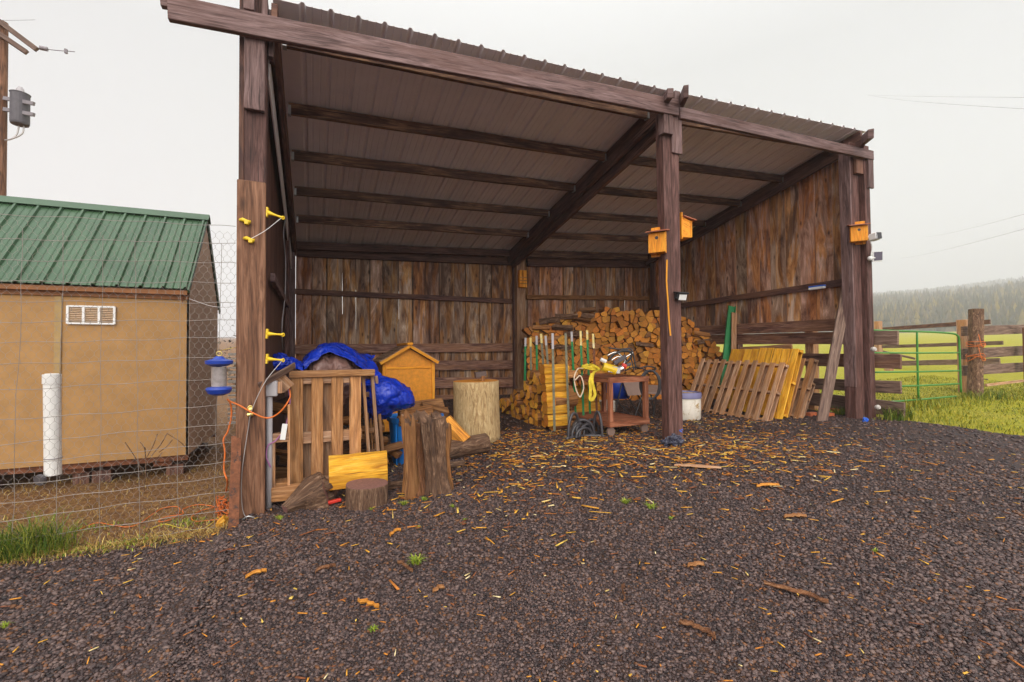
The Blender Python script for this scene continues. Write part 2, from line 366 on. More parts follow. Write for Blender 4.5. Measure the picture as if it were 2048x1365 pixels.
# ------------------------------------------------------------------ mesh builder
class MB:
    def __init__(s): s.v = []; s.f = []; s.uv = []; s.r = []; s.m = []
    def face(s, idx, uv, r_, m_=0):
        s.f.append(idx); s.uv.append(uv); s.r.append(r_); s.m.append(m_)
    def beam(s, p0, p1, w, t, up=(0, 0, 1), r_=None, m_=0, me=None, n=1, jit=0, taper=1):
        """square section bar from p0 to p1: w across, t along 'up'"""
        p0 = Vector(p0); p1 = Vector(p1); d = (p1-p0); L = d.length; d = d/L
        up = Vector(up); side = d.cross(up).normalized(); up = side.cross(d).normalized()
        if r_ is None: r_ = random.random()
        if me is None: me = m_
        b0 = len(s.v); sg = ((-1, -1), (1, -1), (1, 1), (-1, 1))
        for i in range(n+1):
            k = i/n; sc = 1+(taper-1)*k
            o = Vector((0, 0, 0))
            if jit and 0 < i < n: o = side*R(-jit, jit)+up*R(-jit, jit)
            for a, c in sg: s.v.append(p0+d*(L*k)+side*(a*w/2*sc)+up*(c*t/2*sc)+o)
        per = (0, w, w+t, 2*w+t, 2*w+2*t)
        for i in range(n):
            for j in range(4):
                a = b0+i*4+j; b = b0+i*4+(j+1) % 4
                s.face((a, b, b+4, a+4), ((L*i/n, per[j]), (L*i/n, per[j+1]), (L*(i+1)/n, per[j+1]), (L*(i+1)/n, per[j])), r_, m_)
        e = b0+n*4
        s.face((b0+3, b0+2, b0+1, b0), ((0, t), (w, t), (w, 0), (0, 0)), r_, me)
        s.face((e, e+1, e+2, e+3), ((0, 0), (w, 0), (w, t), (0, t)), r_, me)
    def box(s, x0, x1, y0, y1, z0, z1, r_=None, m_=0, axis=None):
        """axis aligned; grain runs along the longest side"""
        d = (x1-x0, y1-y0, z1-z0); ax = axis if axis is not None else max(range(3), key=lambda i: d[i])
        c = ((x0+x1)/2, (y0+y1)/2, (z0+z1)/2)
        if ax == 0: s.beam((x0, c[1], c[2]), (x1, c[1], c[2]), d[1], d[2], (0, 0, 1), r_, m_)
        elif ax == 1: s.beam((c[0], y0, c[2]), (c[0], y1, c[2]), d[0], d[2], (0, 0, 1), r_, m_)
        else: s.beam((c[0], c[1], z0), (c[0], c[1], z1), d[0], d[1], (0, 1, 0), r_, m_)
    def tube(s, pts, rad, k=8, r_=None, m_=0, caps=True, closed=False):
        pts = [Vector(p) for p in pts]; n = len(pts)
        if r_ is None: r_ = random.random()
        rads = rad if isinstance(rad, (list, tuple)) else [rad]*n
        b0 = len(s.v); ref = None; L = 0
        for i, p in enumerate(pts):
            if closed: d = pts[(i+1) % n]-pts[i-1]
            else: d = pts[min(i+1, n-1)]-pts[max(i-1, 0)]
            if d.length < 1e-9: d = Vector((0, 0, 1))
            d.normalize()
            if ref is None: ref = Vector((0, 0, 1)) if abs(d.z) < .9 else Vector((1, 0, 0))
            a = d.cross(ref).normalized(); b = a.cross(d).normalized(); ref = b
            for j in range(k):
                t = 2*math.pi*j/k
                s.v.append(p+a*math.cos(t)*rads[i]+b*math.sin(t)*rads[i])
        rng = n if closed else n-1
        for i in range(rng):
            i2 = (i+1) % n; L2 = L+(pts[i2]-pts[i]).length
            for j in range(k):
                j2 = (j+1) % k
                v0, v1 = j/k*6.28*rads[i], (j+1)/k*6.28*rads[i]
                s.face((b0+i*k+j, b0+i*k+j2, b0+i2*k+j2, b0+i2*k+j), ((L, v0), (L, v1), (L2, v1), (L2, v0)), r_, m_)
            L = L2
        if caps and not closed:
            s.face(tuple(b0+j for j in range(k))[::-1], tuple((math.cos(6.28*j/k)*rads[0], math.sin(6.28*j/k)*rads[0]) for j in range(k)), r_, m_)
            s.face(tuple(b0+(n-1)*k+j for j in range(k)), tuple((math.cos(6.28*j/k)*rads[-1], math.sin(6.28*j/k)*rads[-1]) for j in range(k)), r_, m_)
    def prism(s, p0, p1, prof, r_=None, ms=0, me=1, n=3, rough=0, uoff=(0, 0), up=(0, 0, 1), twist=0, seed=0, tap=1.0):
        """profile (list of 2-D points, counter-clockwise) carried from p0 to p1"""
        p0 = Vector(p0); p1 = Vector(p1); d = p1-p0; L = d.length; d.normalize()
        up = Vector(up)
        if abs(d.dot(up)) > .95: up = Vector((0, 1, 0))
        a = d.cross(up).normalized(); b = a.cross(d).normalized()
        if r_ is None: r_ = random.random()
        b0 = len(s.v); k = len(prof)
        for i in range(n+1):
            t = i/n; sc = 1+(tap-1)*t
            for j, (x, y) in enumerate(prof):
                q = 0
                if rough: q = rough*mn.noise(Vector((x*9+seed, y*9-seed, t*L*7+seed)))
                sc2 = sc*(1+q)
                tw = twist*t; xx = x*math.cos(tw)-y*math.sin(tw); yy = x*math.sin(tw)+y*math.cos(tw)
                s.v.append(p0+d*(L*t)+a*(xx*sc2)+b*(yy*sc2))
        per = [0]
        for j in range(k):
            x0, y0 = prof[j]; x1, y1 = prof[(j+1) % k]; per.append(per[-1]+math.hypot(x1-x0, y1-y0))
        for i in range(n):
            for j in range(k):
                j2 = (j+1) % k
                s.face((b0+i*k+j, b0+i*k+j2, b0+(i+1)*k+j2, b0+(i+1)*k+j), ((L*i/n, per[j]), (L*i/n, per[j+1]), (L*(i+1)/n, per[j+1]), (L*(i+1)/n, per[j])), r_, ms)
        e = b0+n*k
        uv = tuple((x+uoff[0], y+uoff[1]) for x, y in prof)
        s.face(tuple(range(b0, b0+k))[::-1], uv[::-1], r_, me)
        s.face(tuple(range(e, e+k)), uv, r_, me)
    def build(s, name, mats, parent=None, origin=None, smooth=False, bevel=0, label=None):
        if not isinstance(mats, (list, tuple)): mats = [mats]
        o = Vector((0, 0, 0))
        if parent is not None: o = wloc(parent)
        elif origin is not None: o = Vector(origin)
        elif origin is None and parent is None:
            xs = [v[0] for v in s.v]; ys = [v[1] for v in s.v]; zs = [v[2] for v in s.v]
            o = Vector(((min(xs)+max(xs))/2, (min(ys)+max(ys))/2, min(zs)))
        me = bpy.data.meshes.new(name)
        me.from_pydata([tuple(Vector(v)-o) for v in s.v], [], s.f)
        for mt in mats: me.materials.append(mt)
        me.polygons.foreach_set('material_index', s.m)
        if smooth: me.polygons.foreach_set('use_smooth', [True]*len(s.f))
        ul = me.uv_layers.new(name='UVMap')
        ul.data.foreach_set('uv', [c for f in s.uv for p in f for c in p])
        at = me.attributes.new('rnd', 'FLOAT', 'FACE'); at.data.foreach_set('value', s.r)
        bm = bmesh.new(); bm.from_mesh(me); bmesh.ops.recalc_face_normals(bm, faces=bm.faces); bm.to_mesh(me); bm.free()
        me.update()
        ob = bpy.data.objects.new(name, me); COL.objects.link(ob)
        if parent is not None: ob.parent = parent
        else: ob.location = o
        if bevel:
            md = ob.modifiers.new('bevel', 'BEVEL'); md.width = bevel; md.segments = 1; md.limit_method = 'ANGLE'; md.angle_limit = math.radians(50)
        if label: ob['label'] = label
        ob['_o'] = list(o)
        return ob
def wloc(o):
    return Vector(o['_o']) if '_o' in o else o.location.copy()
def tag(o, label=None, cat=None, group=None, kind=None):
    if label: o['label'] = label
    if cat: o['category'] = cat
    if group: o['group'] = group
    if kind: o['kind'] = kind
    return o
def thing(name, label, cat, loc, group=None):
    o = bpy.data.objects.new(name, None); COL.objects.link(o)
    o.location = loc; o['_o'] = list(loc); o.empty_display_size = .1
    return tag(o, label, cat, group)
def raw(name, V, Fq, mat, smooth=False, attrs=None, origin=(0, 0, 0)):
    """fast numpy mesh: V (n,3), Fq (m,k)"""
    V = np.asarray(V, dtype=np.float32); Fq = np.asarray(Fq, dtype=np.int32); k = Fq.shape[1]
    me = bpy.data.meshes.new(name)
    me.vertices.add(len(V)); me.vertices.foreach_set('co', V.ravel())
    me.loops.add(Fq.size); me.loops.foreach_set('vertex_index', Fq.ravel())
    me.polygons.add(len(Fq)); me.polygons.foreach_set('loop_start', np.arange(0, Fq.size, k, dtype=np.int32))
    me.polygons.foreach_set('loop_total', np.full(len(Fq), k, dtype=np.int32))
    if smooth: me.polygons.foreach_set('use_smooth', np.ones(len(Fq), dtype=bool))
    me.update(calc_edges=True)
    for nm, dom, arr in (attrs or []):
        a = me.attributes.new(nm, 'FLOAT', dom); a.data.foreach_set('value', np.asarray(arr, dtype=np.float32))
    for mt in (mat if isinstance(mat, (list, tuple)) else [mat]): me.materials.append(mt)
    ob = bpy.data.objects.new(name, me); COL.objects.link(ob); return ob
def spline(pts, n=8, closed=False):
    """Catmull-Rom through the points"""
    P = [Vector(p) for p in pts]; o = []
    m_ = len(P); rng = m_ if closed else m_-1
    for i in range(rng):
        p1 = P[i]; p2 = P[(i+1) % m_]
        p0 = P[i-1] if (i > 0 or closed) else p1*2-p2
        p3 = P[(i+2) % m_] if (i+2 < m_ or closed) else p2*2-p1
        for k in range(n):
            t = k/n; t2 = t*t; t3 = t2*t
            o.append(.5*((2*p1)+(p2-p0)*t+(2*p0-5*p1+4*p2-p3)*t2+(3*p1-p0-3*p2+p3)*t3))
    if not closed: o.append(P[-1])
    return o
def circ(r_, k=12, jit=0, lob=0, seed=0, sy=1):
    o = []
    for j in range(k):
        t = 2*math.pi*j/k
        q = r_*(1+R(-jit, jit)+lob*mn.noise(Vector((math.cos(t)*1.6+seed, math.sin(t)*1.6, seed))))
        o.append((q*math.cos(t), q*math.sin(t)*sy))
    return o
def cloth(name, ctrl, mat, parent=None, nu=6, nv=6, amp=.03, fs=5, th=.006, seed=0, origin=None):
    """sheet through a grid of control points with sharp creases"""
    rows = [spline(r_, nu) for r_ in ctrl]
    cols = [spline([row[j] for row in rows], nv) for j in range(len(rows[0]))]
    nj, ni = len(cols), len(cols[0])
    b = MB()
    P = [[cols[j][i] for j in range(nj)] for i in range(ni)]
    V = []
    for i in range(ni):
        for j in range(nj):
            p = P[i][j]
            du = P[i][min(j+1, nj-1)]-P[i][max(j-1, 0)]; dv = P[min(i+1, ni-1)][j]-P[max(i-1, 0)][j]
            nr = du.cross(dv)
            if nr.length > 1e-9: nr.normalize()
            q = p*fs+Vector((seed, seed*2, -seed))
            h = (1-2*abs(mn.noise(q)))**3*1.4+.55*(1-2.4*abs(mn.noise(q*1.9+Vector((3, 1, 2)))))+.16*(1-2.4*abs(mn.noise(q*4.3)))
            V.append(p+nr*(h*amp*.8))
    b.v = V
    for i in range(ni-1):
        for j in range(nj-1):
            a = i*nj+j
            b.face((a, a+1, a+nj+1, a+nj), ((i*.1, j*.1), (i*.1, j*.1+.1), (i*.1+.1, j*.1+.1), (i*.1+.1, j*.1)), 0)
    ob = b.build(name, mat, parent, origin=origin, smooth=True)
    md = ob.modifiers.new('solid', 'SOLIDIFY'); md.thickness = th; md.offset = 0
    return ob

# ================================================================== SETTING
def gravel_mat():
    mt, nt, b = mat_new('ground cover')
    co = N(nt, 'ShaderNodeNewGeometry'); P = co.outputs['Position']
    vo = N(nt, 'ShaderNodeTexVoronoi', {'Vector': P, 'Scale': 80, 'Randomness': 1})
    vd = N(nt, 'ShaderNodeTexVoronoi', {'Vector': P, 'Scale': 80, 'Randomness': 1}, feature='DISTANCE_TO_EDGE')
    sx = N(nt, 'ShaderNodeSeparateXYZ', {0: vo.outputs['Color']})
    st = rampn(nt, sx.outputs[0], [(0, (.024, .018, .020)), (.45, (.050, .037, .040)), (.8, (.085, .062, .062)), (.93, (.13, .062, .03)), (1, (.19, .10, .05))])
    gap = rampn(nt, vd.outputs['Distance'], [(0, (.25,)*3), (.12, (1,)*3)])
    st = mixc(nt, 1.0, st, gap, 'MULTIPLY')
    n1 = N(nt, 'ShaderNodeTexNoise', {'Vector': P, 'Scale': .9, 'Detail': 5, 'Roughness': .6})
    st = mixc(nt, 1.0, st, rampn(nt, n1.outputs[0], [(.3, (.80, .74, .78)), (.7, (1.2, 1.15, 1.1))]), 'MULTIPLY')
    # brown fines mixed in
    n5 = N(nt, 'ShaderNodeTexNoise', {'Vector': P, 'Scale': 7, 'Detail': 8, 'Roughness': .75})
    st = mixc(nt, math_(nt, 'MULTIPLY', rampn(nt, n5.outputs[0], [(.47, (0,)*3), (.62, (1,)*3)]), .5), st, (.10, .045, .02))
    # dirt with dead grass
    n2 = N(nt, 'ShaderNodeTexNoise', {'Vector': P, 'Scale': 14, 'Detail': 8, 'Roughness': .75})
    dirt = rampn(nt, n2.outputs[0], [(.28, (.06, .025, .012)), (.48, (.20, .095, .035)), (.62, (.32, .17, .06)), (.78, (.42, .30, .09))])
    # pasture
    n3 = N(nt, 'ShaderNodeTexNoise', {'Vector': P, 'Scale': .35, 'Detail': 8, 'Roughness': .7})
    n4 = N(nt, 'ShaderNodeTexNoise', {'Vector': P, 'Scale': 6, 'Detail': 8, 'Roughness': .8})
    gr = rampn(nt, n4.outputs[0], [(.25, (.13, .14, .001)), (.5, (.32, .30, .002)), (.75, (.48, .41, .004))])
    gr = mixc(nt, rampn(nt, n3.outputs[0], [(.45, (0,)*3), (.7, (.6,)*3)]), gr, (.38, .30, .04))
    a1 = N(nt, 'ShaderNodeAttribute', attribute_name='dirt').outputs['Fac']
    a2 = N(nt, 'ShaderNodeAttribute', attribute_name='grass').outputs['Fac']
    def edge(a):
        return rampn(nt, math_(nt, 'ADD', a, math_(nt, 'MULTIPLY_ADD', n2.outputs[0], .7, -.35)), [(.44, (0,)*3), (.56, (1,)*3)])
    col = mixc(nt, edge(a1), st, dirt); col = mixc(nt, edge(a2), col, gr)
    nt.links.new(col, b.inputs['Base Color']); b.inputs['Roughness'].default_value = .75
    b.inputs['Specular IOR Level'].default_value = .3
    h = math_(nt, 'ADD', math_(nt, 'MULTIPLY', vd.outputs['Distance'], 1.4), math_(nt, 'MULTIPLY', sx.outputs[1], .4))
    bp = N(nt, 'ShaderNodeBump', {'Strength': .9, 'Distance': .012, 'Height': h})
    nt.links.new(bp.outputs[0], b.inputs['Normal'])
    return mt
def zone_dirt(x, y):
    # yard behind the wire fence, and the margin along its foot
    e = S(-x, -.05, .25)*S(y, -.22-.05*abs(math.sin(x*5)), .05)
    return e
gE = [g(*p) for p in ((1700, 838), (1765, 842), (1840, 850), (1950, 862), (2040, 872))]
def zone_grass(x, y):
    # pasture beyond the gravel edge: beyond a polyline running right from the right-hand post
    if x < 10.25 and y < 6.6: return 0
    if y > 6.6: return S(x, 4, 7)
    # edge y at that x
    ex = [10.25]+[p.x for p in gE[1:]]+[40]; ey = [-.25]+[p.y for p in gE[1:]]+[-9]
    yy = np.interp(x, ex, ey)
    return S(y, yy-.35, yy+.35)
def ax(a, b, s0, far0, far1, gr):
    v = list(np.arange(a, b+1e-6, s0)); s = s0; x = b
    while x < far1: s *= gr; x += s; v.append(x)
    s = s0; x = a; w = []
    while x > far0: s *= gr; x -= s; w.append(x)
    return np.array(w[::-1]+v)
xs = ax(-4, 16, .16, -900, 900, 1.18); ys = ax(-6, 8, .16, -60, 900, 1.18)
V = []; dz = []; gz = []
for y in ys:
    for x in xs:
        b_ = .012*mn.noise(Vector((x*1.4, y*1.4, 0)))+.02*mn.noise(Vector((x*.35, y*.35, 3)))
        V.append((x, y, G(x, y)+b_)); dz.append(zone_dirt(x, y)); gz.append(zone_grass(x, y))
nx, ny = len(xs), len(ys)
Fq = [(j*nx+i, j*nx+i+1, (j+1)*nx+i+1, (j+1)*nx+i) for j in range(ny-1) for i in range(nx-1)]
ground = raw('ground', V, Fq, gravel_mat(), True, [('dirt', 'POINT', dz), ('grass', 'POINT', gz)])
tag(ground, kind='structure')
def Gn(x, y): return G(x, y)+.012*mn.noise(Vector((x*1.4, y*1.4, 0)))+.02*mn.noise(Vector((x*.35, y*.35, 3)))

# gravel: loose crushed stones lying on the sheet, smaller area near, larger stones farther
ICO = None
def ico():
    t = (1+5**.5)/2
    v = np.array([(-1, t, 0), (1, t, 0), (-1, -t, 0), (1, -t, 0), (0, -1, t), (0, 1, t), (0, -1, -t), (0, 1, -t), (t, 0, -1), (t, 0, 1), (-t, 0, -1), (-t, 0, 1)], float)
    v /= np.linalg.norm(v[0])
    f = np.array([(0, 11, 5), (0, 5, 1), (0, 1, 7), (0, 7, 10), (0, 10, 11), (1, 5, 9), (5, 11, 4), (11, 10, 2), (10, 7, 6), (7, 1, 8), (3, 9, 4), (3, 4, 2), (3, 2, 6), (3, 6, 8), (3, 8, 9), (4, 9, 5), (2, 4, 11), (6, 2, 10), (8, 6, 7), (9, 8, 1)])
    return v, f
def stones():
    iv, if_ = ico()
    pts = []
    rng = np.random.RandomState(3)
    for (d0, d1, dens, s0, s1) in ((1.3, 3.2, 7000, .0055, .0095), (3.2, 5.2, 3300, .0075, .0125), (5.2, 8.0, 1200, .009, .015), (8., 13., 200, .012, .02)):
        a0, a1 = YAW-.90, YAW+.88
        area = (a1-a0)/2*(d1*d1-d0*d0); n = int(area*dens)
        rr = np.sqrt(rng.uniform(d0*d0, d1*d1, n)); th = rng.uniform(a0, a1, n)
        pts.append(np.stack([CX+rr*np.sin(th), CY+rr*np.cos(th), rng.uniform(s0, s1, n)*np.clip(np.exp(rng.normal(0, .26, n)), .6, 1.55)], 1))
    P = np.concatenate(pts)
    keep = []
    for i, (x, y, s) in enumerate(P):
        if zone_dirt(x, y) > .5 or zone_grass(x, y) > .5: continue
        if y > 6: continue
        keep.append(i)
    P = P[keep]; n = len(P)
    z = np.array([Gn(x, y) for x, y in P[:, :2]])
    th = rng.uniform(0, 6.28, n); sc = np.stack([rng.uniform(.8, 1.5, n), rng.uniform(.65, 1.1, n), rng.uniform(.4, .75, n)], 1)*P[:, 2:3]
    V = iv[None, :, :]*(1+rng.uniform(-.36, .36, (n, 12, 1)))*sc[:, None, :]
    tl = rng.uniform(-.5, .5, n)
    ct, st = np.cos(tl)[:, None], np.sin(tl)[:, None]
    y_, z_ = V[:, :, 1]*ct-V[:, :, 2]*st, V[:, :, 1]*st+V[:, :, 2]*ct
    c, s = np.cos(th)[:, None], np.sin(th)[:, None]
    x_ = V[:, :, 0]
    W = np.stack([x_*c-y_*s+P[:, 0:1], x_*s+y_*c+P[:, 1:2], z_+z[:, None]+sc[:, 2:3]*.45], 2)
    Ff = if_[None]+(np.arange(n)*12)[:, None, None]
    col = np.repeat(rng.uniform(0, 1, n), 20)
    mt, nt, b = mat_new('crushed basalt')
    a = N(nt, 'ShaderNodeAttribute', attribute_name='rnd').outputs['Fac']
    cc = rampn(nt, a, [(0, (.022, .015, .015)), (.40, (.058, .035, .033)), (.80, (.132, .083, .072)), (.90, (.17, .115, .098)), (.93, (.13, .052, .02)), (1, (.19, .078, .03))])
    nt.links.new(cc, b.inputs['Base Color']); b.inputs['Roughness'].default_value = .55; b.inputs['Specular IOR Level'].default_value = .45
    o = raw('gravel', W.reshape(-1, 3), Ff.reshape(-1, 3), mt, False, [('rnd', 'FACE', col)])
    tag(o, kind='stuff'); o['label'] = 'dark crushed stone gravel of the yard'; o['category'] = 'gravel'
stones()

# far wooded hills
def hill_z(x, y):
    d = math.hypot(x, y); az = math.atan2(x, y)
    base = G(x, y)
    k = min(1.3, max(0, (d-330)/1900))**.85
    hgt = 140+40*S(az, 1.10, 1.40)+10*mn.noise(Vector((x*.004, y*.004, 2)))
    return base-1+k*hgt+3*S(d, 300, 420)*mn.noise(Vector((x*.012, y*.012, 2)))
hx = []; hf = []; azs = np.linspace(.2, 2.0, 70); ds = 290*(2500/290)**np.linspace(0, 1, 40)
for d in ds:
    for a in azs: x, y = d*math.sin(a), d*math.cos(a); hx.append((x, y, hill_z(x, y)))
for j in range(len(ds)-1):
    for i in range(len(azs)-1):
        k = j*len(azs)+i; hf.append((k, k+len(azs), k+len(azs)+1, k+1))
mt, nt, b = mat_new('hill ground')
P = N(nt, 'ShaderNodeNewGeometry').outputs['Position']
n_ = N(nt, 'ShaderNodeTexNoise', {'Vector': P, 'Scale': .03, 'Detail': 8, 'Roughness': .7})
nt.links.new(rampn(nt, n_.outputs[0], [(.35, (.06, .05, .025)), (.6, (.13, .10, .05))]), b.inputs['Base Color']); b.inputs['Roughness'].default_value = 1
tag(raw('hills', hx, hf, mt, True), kind='structure')
def forest():
    rng = random.Random(5); V = []; Ff = []; C = []
    for i in range(15000):
        d = 330*(1900/330)**(rng.random()**1.1); a = rng.uniform(.92, 1.45)
        x, y = d*math.sin(a), d*math.cos(a); z = hill_z(x, y)
        if mn.noise(Vector((x*.012, y*.012, 9))) < -.2: continue
        h = rng.uniform(4, 13); w = h*rng.uniform(.13, .26); c = rng.random()
        for lv in range(3 if d < 700 else 2):
            z0 = z+h*(.08+.27*lv); z1 = z+h*(.52+.24*lv); ww = w*(1-.27*lv)
            b0 = len(V); k = 6; o = rng.uniform(0, 6)
            for j in range(k):
                q = ww*rng.uniform(.75, 1.2)
                V.append((x+q*math.cos(o+6.283*j/k), y+q*math.sin(o+6.283*j/k), z0-rng.uniform(0, .08)*h))
            V.append((x, y, z1))
            for j in range(k): Ff.append((b0+j, b0+(j+1) % k, b0+k)); C.append(c)
    mt, nt, b = mat_new('far conifers')
    a = N(nt, 'ShaderNodeAttribute', attribute_name='rnd').outputs['Fac']
    nt.links.new(rampn(nt, a, [(0, (.010, .010, .008)), (.5, (.032, .024, .016)), (.8, (.085, .052, .025)), (1, (.19, .13, .02))]), b.inputs['Base Color'])
    b.inputs['Roughness'].default_value = 1
    o = raw('forest', V, Ff, mt, False, [('rnd', 'FACE', C)])
    tag(o, kind='stuff'); o['label'] = 'far conifer forest on the misty hillside'; o['category'] = 'forest'
forest()

# ================================================================== OPEN SHED
shed = thing('open_shed', 'large open-fronted pole shed of weathered timber with ribbed steel roof', 'shed', (5, 3, .2))
XL, XM, XR, YB = 0.0, 5.45, 10.0, 6.2
def part(mb, name, mats, bevel=0, label=None, smooth=False, parent=None):
    return mb.build(name, mats, parent or shed, bevel=bevel, label=label, smooth=smooth)
# front posts ------------------------------------------------------
b = MB(); b.box(-.075, .125, .035, .25, -.3, 5.35); part(b, 'post', M['post_red'], .008)
b = MB(); b.box(-.125, -.078, .05, .24, .0, 5.3); part(b, 'post_side_plank', M['dark'], .004)
b = MB(); b.box(-.128, .128, -.035, .033, -.3, 3.34); part(b, 'lower_post_plank', M['post_low'], .007, label='broad lower plank with swirling grain facing the left post')
b = MB(); zt = atY(512, 220, -.03).z; b.beam((.02, -.005, zt), (.02, -.005, 4.92), .185, .055, (0, 1, 0), n=8, jit=.004); part(b, 'upper_post_plank', M['timber'], .006)
b = MB(); b.box(-.075, .02, -.07, .03, 5.06, 5.75); b.box(.08, .135, -.02, .05, 5.0, 5.6); part(b, 'post_top', M['timber'], .005)
p = atY(545, 75, .1); b = MB(); b.box(.135, .185, .06, .22, atY(545, 118, .1).z, 5.2); part(b, 'post_block', M['timber'], .004)
mp0 = atY(1341, 640, 0); mx_ = mp0.x
# mid post: front ply + back ply
b = MB(); b.beam((5.49, .11, -.1), (5.49, .11, 5.42), .155, .26, (0, 1, 0)); part(b, 'post', M['post_red'], .008)
b = MB(); b.beam((5.36, .02, -.1), (5.36, .08, 5.25), .16, .16, (0, 1, 0)); part(b, 'post_ply', M['post_red'], .008)
z0 = atY(1352, 308, -.03).z; b = MB(); b.beam((5.51, -.035, z0), (5.51, -.035, 5.14), .19, .035, (0, 1, 0)); part(b, 'post_cover_plank', M['timber'], .005)
z0 = atY(1330, 272, 0).z; b = MB(); b.beam((5.32, -.02, z0), (5.32, -.02, 5.08), .17, .12, (0, 1, 0)); part(b, 'post_block', M['timber'], .004)
# fresh split streak on the mid post
b = MB(); pr_ = [(1334, 520), (1333, 560), (1338, 640), (1341, 672)]
for q0, q1 in zip(pr_[:-1], pr_[1:]):
    a0, a1 = atY(*q0, -.068), atY(*q1, -.068); b.beam(a0, a1, .024, .008, (0, 1, 0), r_=.3)
part(b, 'split_streak', M['goldtrim'], label='fresh yellow splinter scar down the middle post')
# right post
b = MB(); b.beam((9.87, .14, -.1), (9.83, .14, 5.45), .26, .2, (0, 1, 0)); part(b, 'post', M['post_red'], .008)
b = MB(); b.beam((10.10, .10, -.1), (10.06, .10, 5.4), .15, .3, (0, 1, 0)); part(b, 'post_ply', M['post_red'], .008)
b = MB(); b.beam((9.735, .13, .9), (9.70, .13, 5.3), .03, .2, (0, 1, 0)); part(b, 'post_edge_plank', M['timber'], .003)
z0 = atY(1735, 375, -.08).z; b = MB(); b.beam((10.12, -.07, z0), (10.12, -.07, 5.2), .15, .04, (0, 1, 0)); part(b, 'post_cover_plank', M['timber'], .004)
z0 = atY(1715, 348, 0).z; b = MB(); b.beam((9.9, .0, z0), (9.9, .0, 5.2), .22, .06, (0, 1, 0)); part(b, 'post_block', M['dark'], .004)
# front beams (two lengths, a little out of level)
def front_beam(pA, pB, th, y, h, mats, name, n=10):
    b = MB(); b.beam(pA, pB, th, h, (0, 0, 1), n=n, jit=.003); return part(b, name, mats, .006)
A, B = atY(322, 12, -.09), atY(1358, 212, -.09)
def beam_px(x0, yt0, yb0, x1, yt1, yb1, Y, th, mat, name, n=10):
    a0, a1, c0, c1 = atY(x0, yt0, Y), atY(x0, yb0, Y), atY(x1, yt1, Y), atY(x1, yb1, Y)
    h = ((a0.z-a1.z)+(c0.z-c1.z))/2
    pA = (a0+a1)/2; pB = (c0+c1)/2; pA.y = pB.y = Y+th/2
    b = MB(); b.beam(pA, pB, th, h, (0, 0, 1), n=n, jit=.003); return part(b, name, mat, .006)
beam_px(334, -8, 32, 1358, 196, 234, -.105, .065, M['timber'], 'front_beam', 12)
beam_px(1361, 213, 236, 1748, 302, 320, -.105, .065, M['timber'], 'front_beam', 8)
b = MB(); q = atY(320, 3, -.1); b.beam((q.x, -.07, q.z), (q.x+.12, -.07, q.z+.01), .06, .07); part(b, 'beam_end_piece', M['timber'], .003)
# roof beam behind (first purlin) bay 1 and others
RB = []
for i, y in enumerate((.41, 1.55, 2.62, 3.71, 4.79)):
    for (x0, x1) in ((.26, XM-.10), (XM+.12, XR-.08)):
        b = MB(); zz0, zz1 = RZ(x0, y)+.075, RZ(x1, y)+.075
        b.beam((x0, y, zz0), (x1, y, zz1), .065, .15, (0, 0, 1), n=8, jit=.004)
        part(b, 'purlin', M['purlin'], .004)
        for xx in ((x0+.01, x1-.01)):
            b = MB(); b.box(xx-.02, xx+.02, y-.045, y+.045, RZ(xx, y)-.01, RZ(xx, y)+.11); part(b, 'joist_hanger', M['metal'])
# rafters
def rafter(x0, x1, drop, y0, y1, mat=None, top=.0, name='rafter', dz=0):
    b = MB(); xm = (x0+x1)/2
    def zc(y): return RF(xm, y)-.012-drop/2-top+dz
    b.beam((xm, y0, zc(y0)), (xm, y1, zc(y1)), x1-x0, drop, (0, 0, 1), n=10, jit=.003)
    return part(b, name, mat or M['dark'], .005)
rafter(.165, .225, .30, .0, 6.15)
rafter(.052, .163, .10, .27, 6.15, name='wall_plate')
rafter(XM-.10, XM-.03, .30, -.02, 6.1); rafter(XM+.03, XM+.10, .30, -.02, 6.1, top=.13)
rafter(XM-.028, XM+.028, .16, -.02, 6.1, top=.0, name='rafter_web')
rafter(XR-.08, XR-.02, .30, -.05, 6.1)
# lower tie board under the right rafter with the light gap between
b = MB(); pA, pB = atX(1694, 305, 10.12), atX(1398, 476, 10.12)
b.beam(pA+Vector((0, 0, .12)), pB+Vector((0, 0, .12)), .05, .24, (0, 0, 1), n=8, jit=.003); part(b, 'tie_board', M['dark'], .004)
# rafter tails poking above the front beam
for (px0, py0, px1, py1, w) in ((1362, 206, 1372, 183, .07), (1722, 285, 1742, 268, .085)):
    a0, a1 = atY(px0, py0, .12), atY(px1, py1, -.45)
    b = MB(); dn = (a1-a0); b.beam(a0-dn*.3, a1, w, .16, (0, 0, 1)); part(b, 'rafter_tail', M['timber'], .006)
b = MB(); b.beam(atY(1326, 206, .06), atY(1341, 186, -.25), .09, .13, (0, 0, 1)); part(b, 'rafter_tail', M['timber'], .006)
b = MB(); q = atY(1348, 186, -.03); b.beam((q.x+.04, -.04, 5.2), (q.x+.04, -.04, q.z+.02), .1, .05, (0, 1, 0)); part(b, 'post_top', M['timber'], .004)
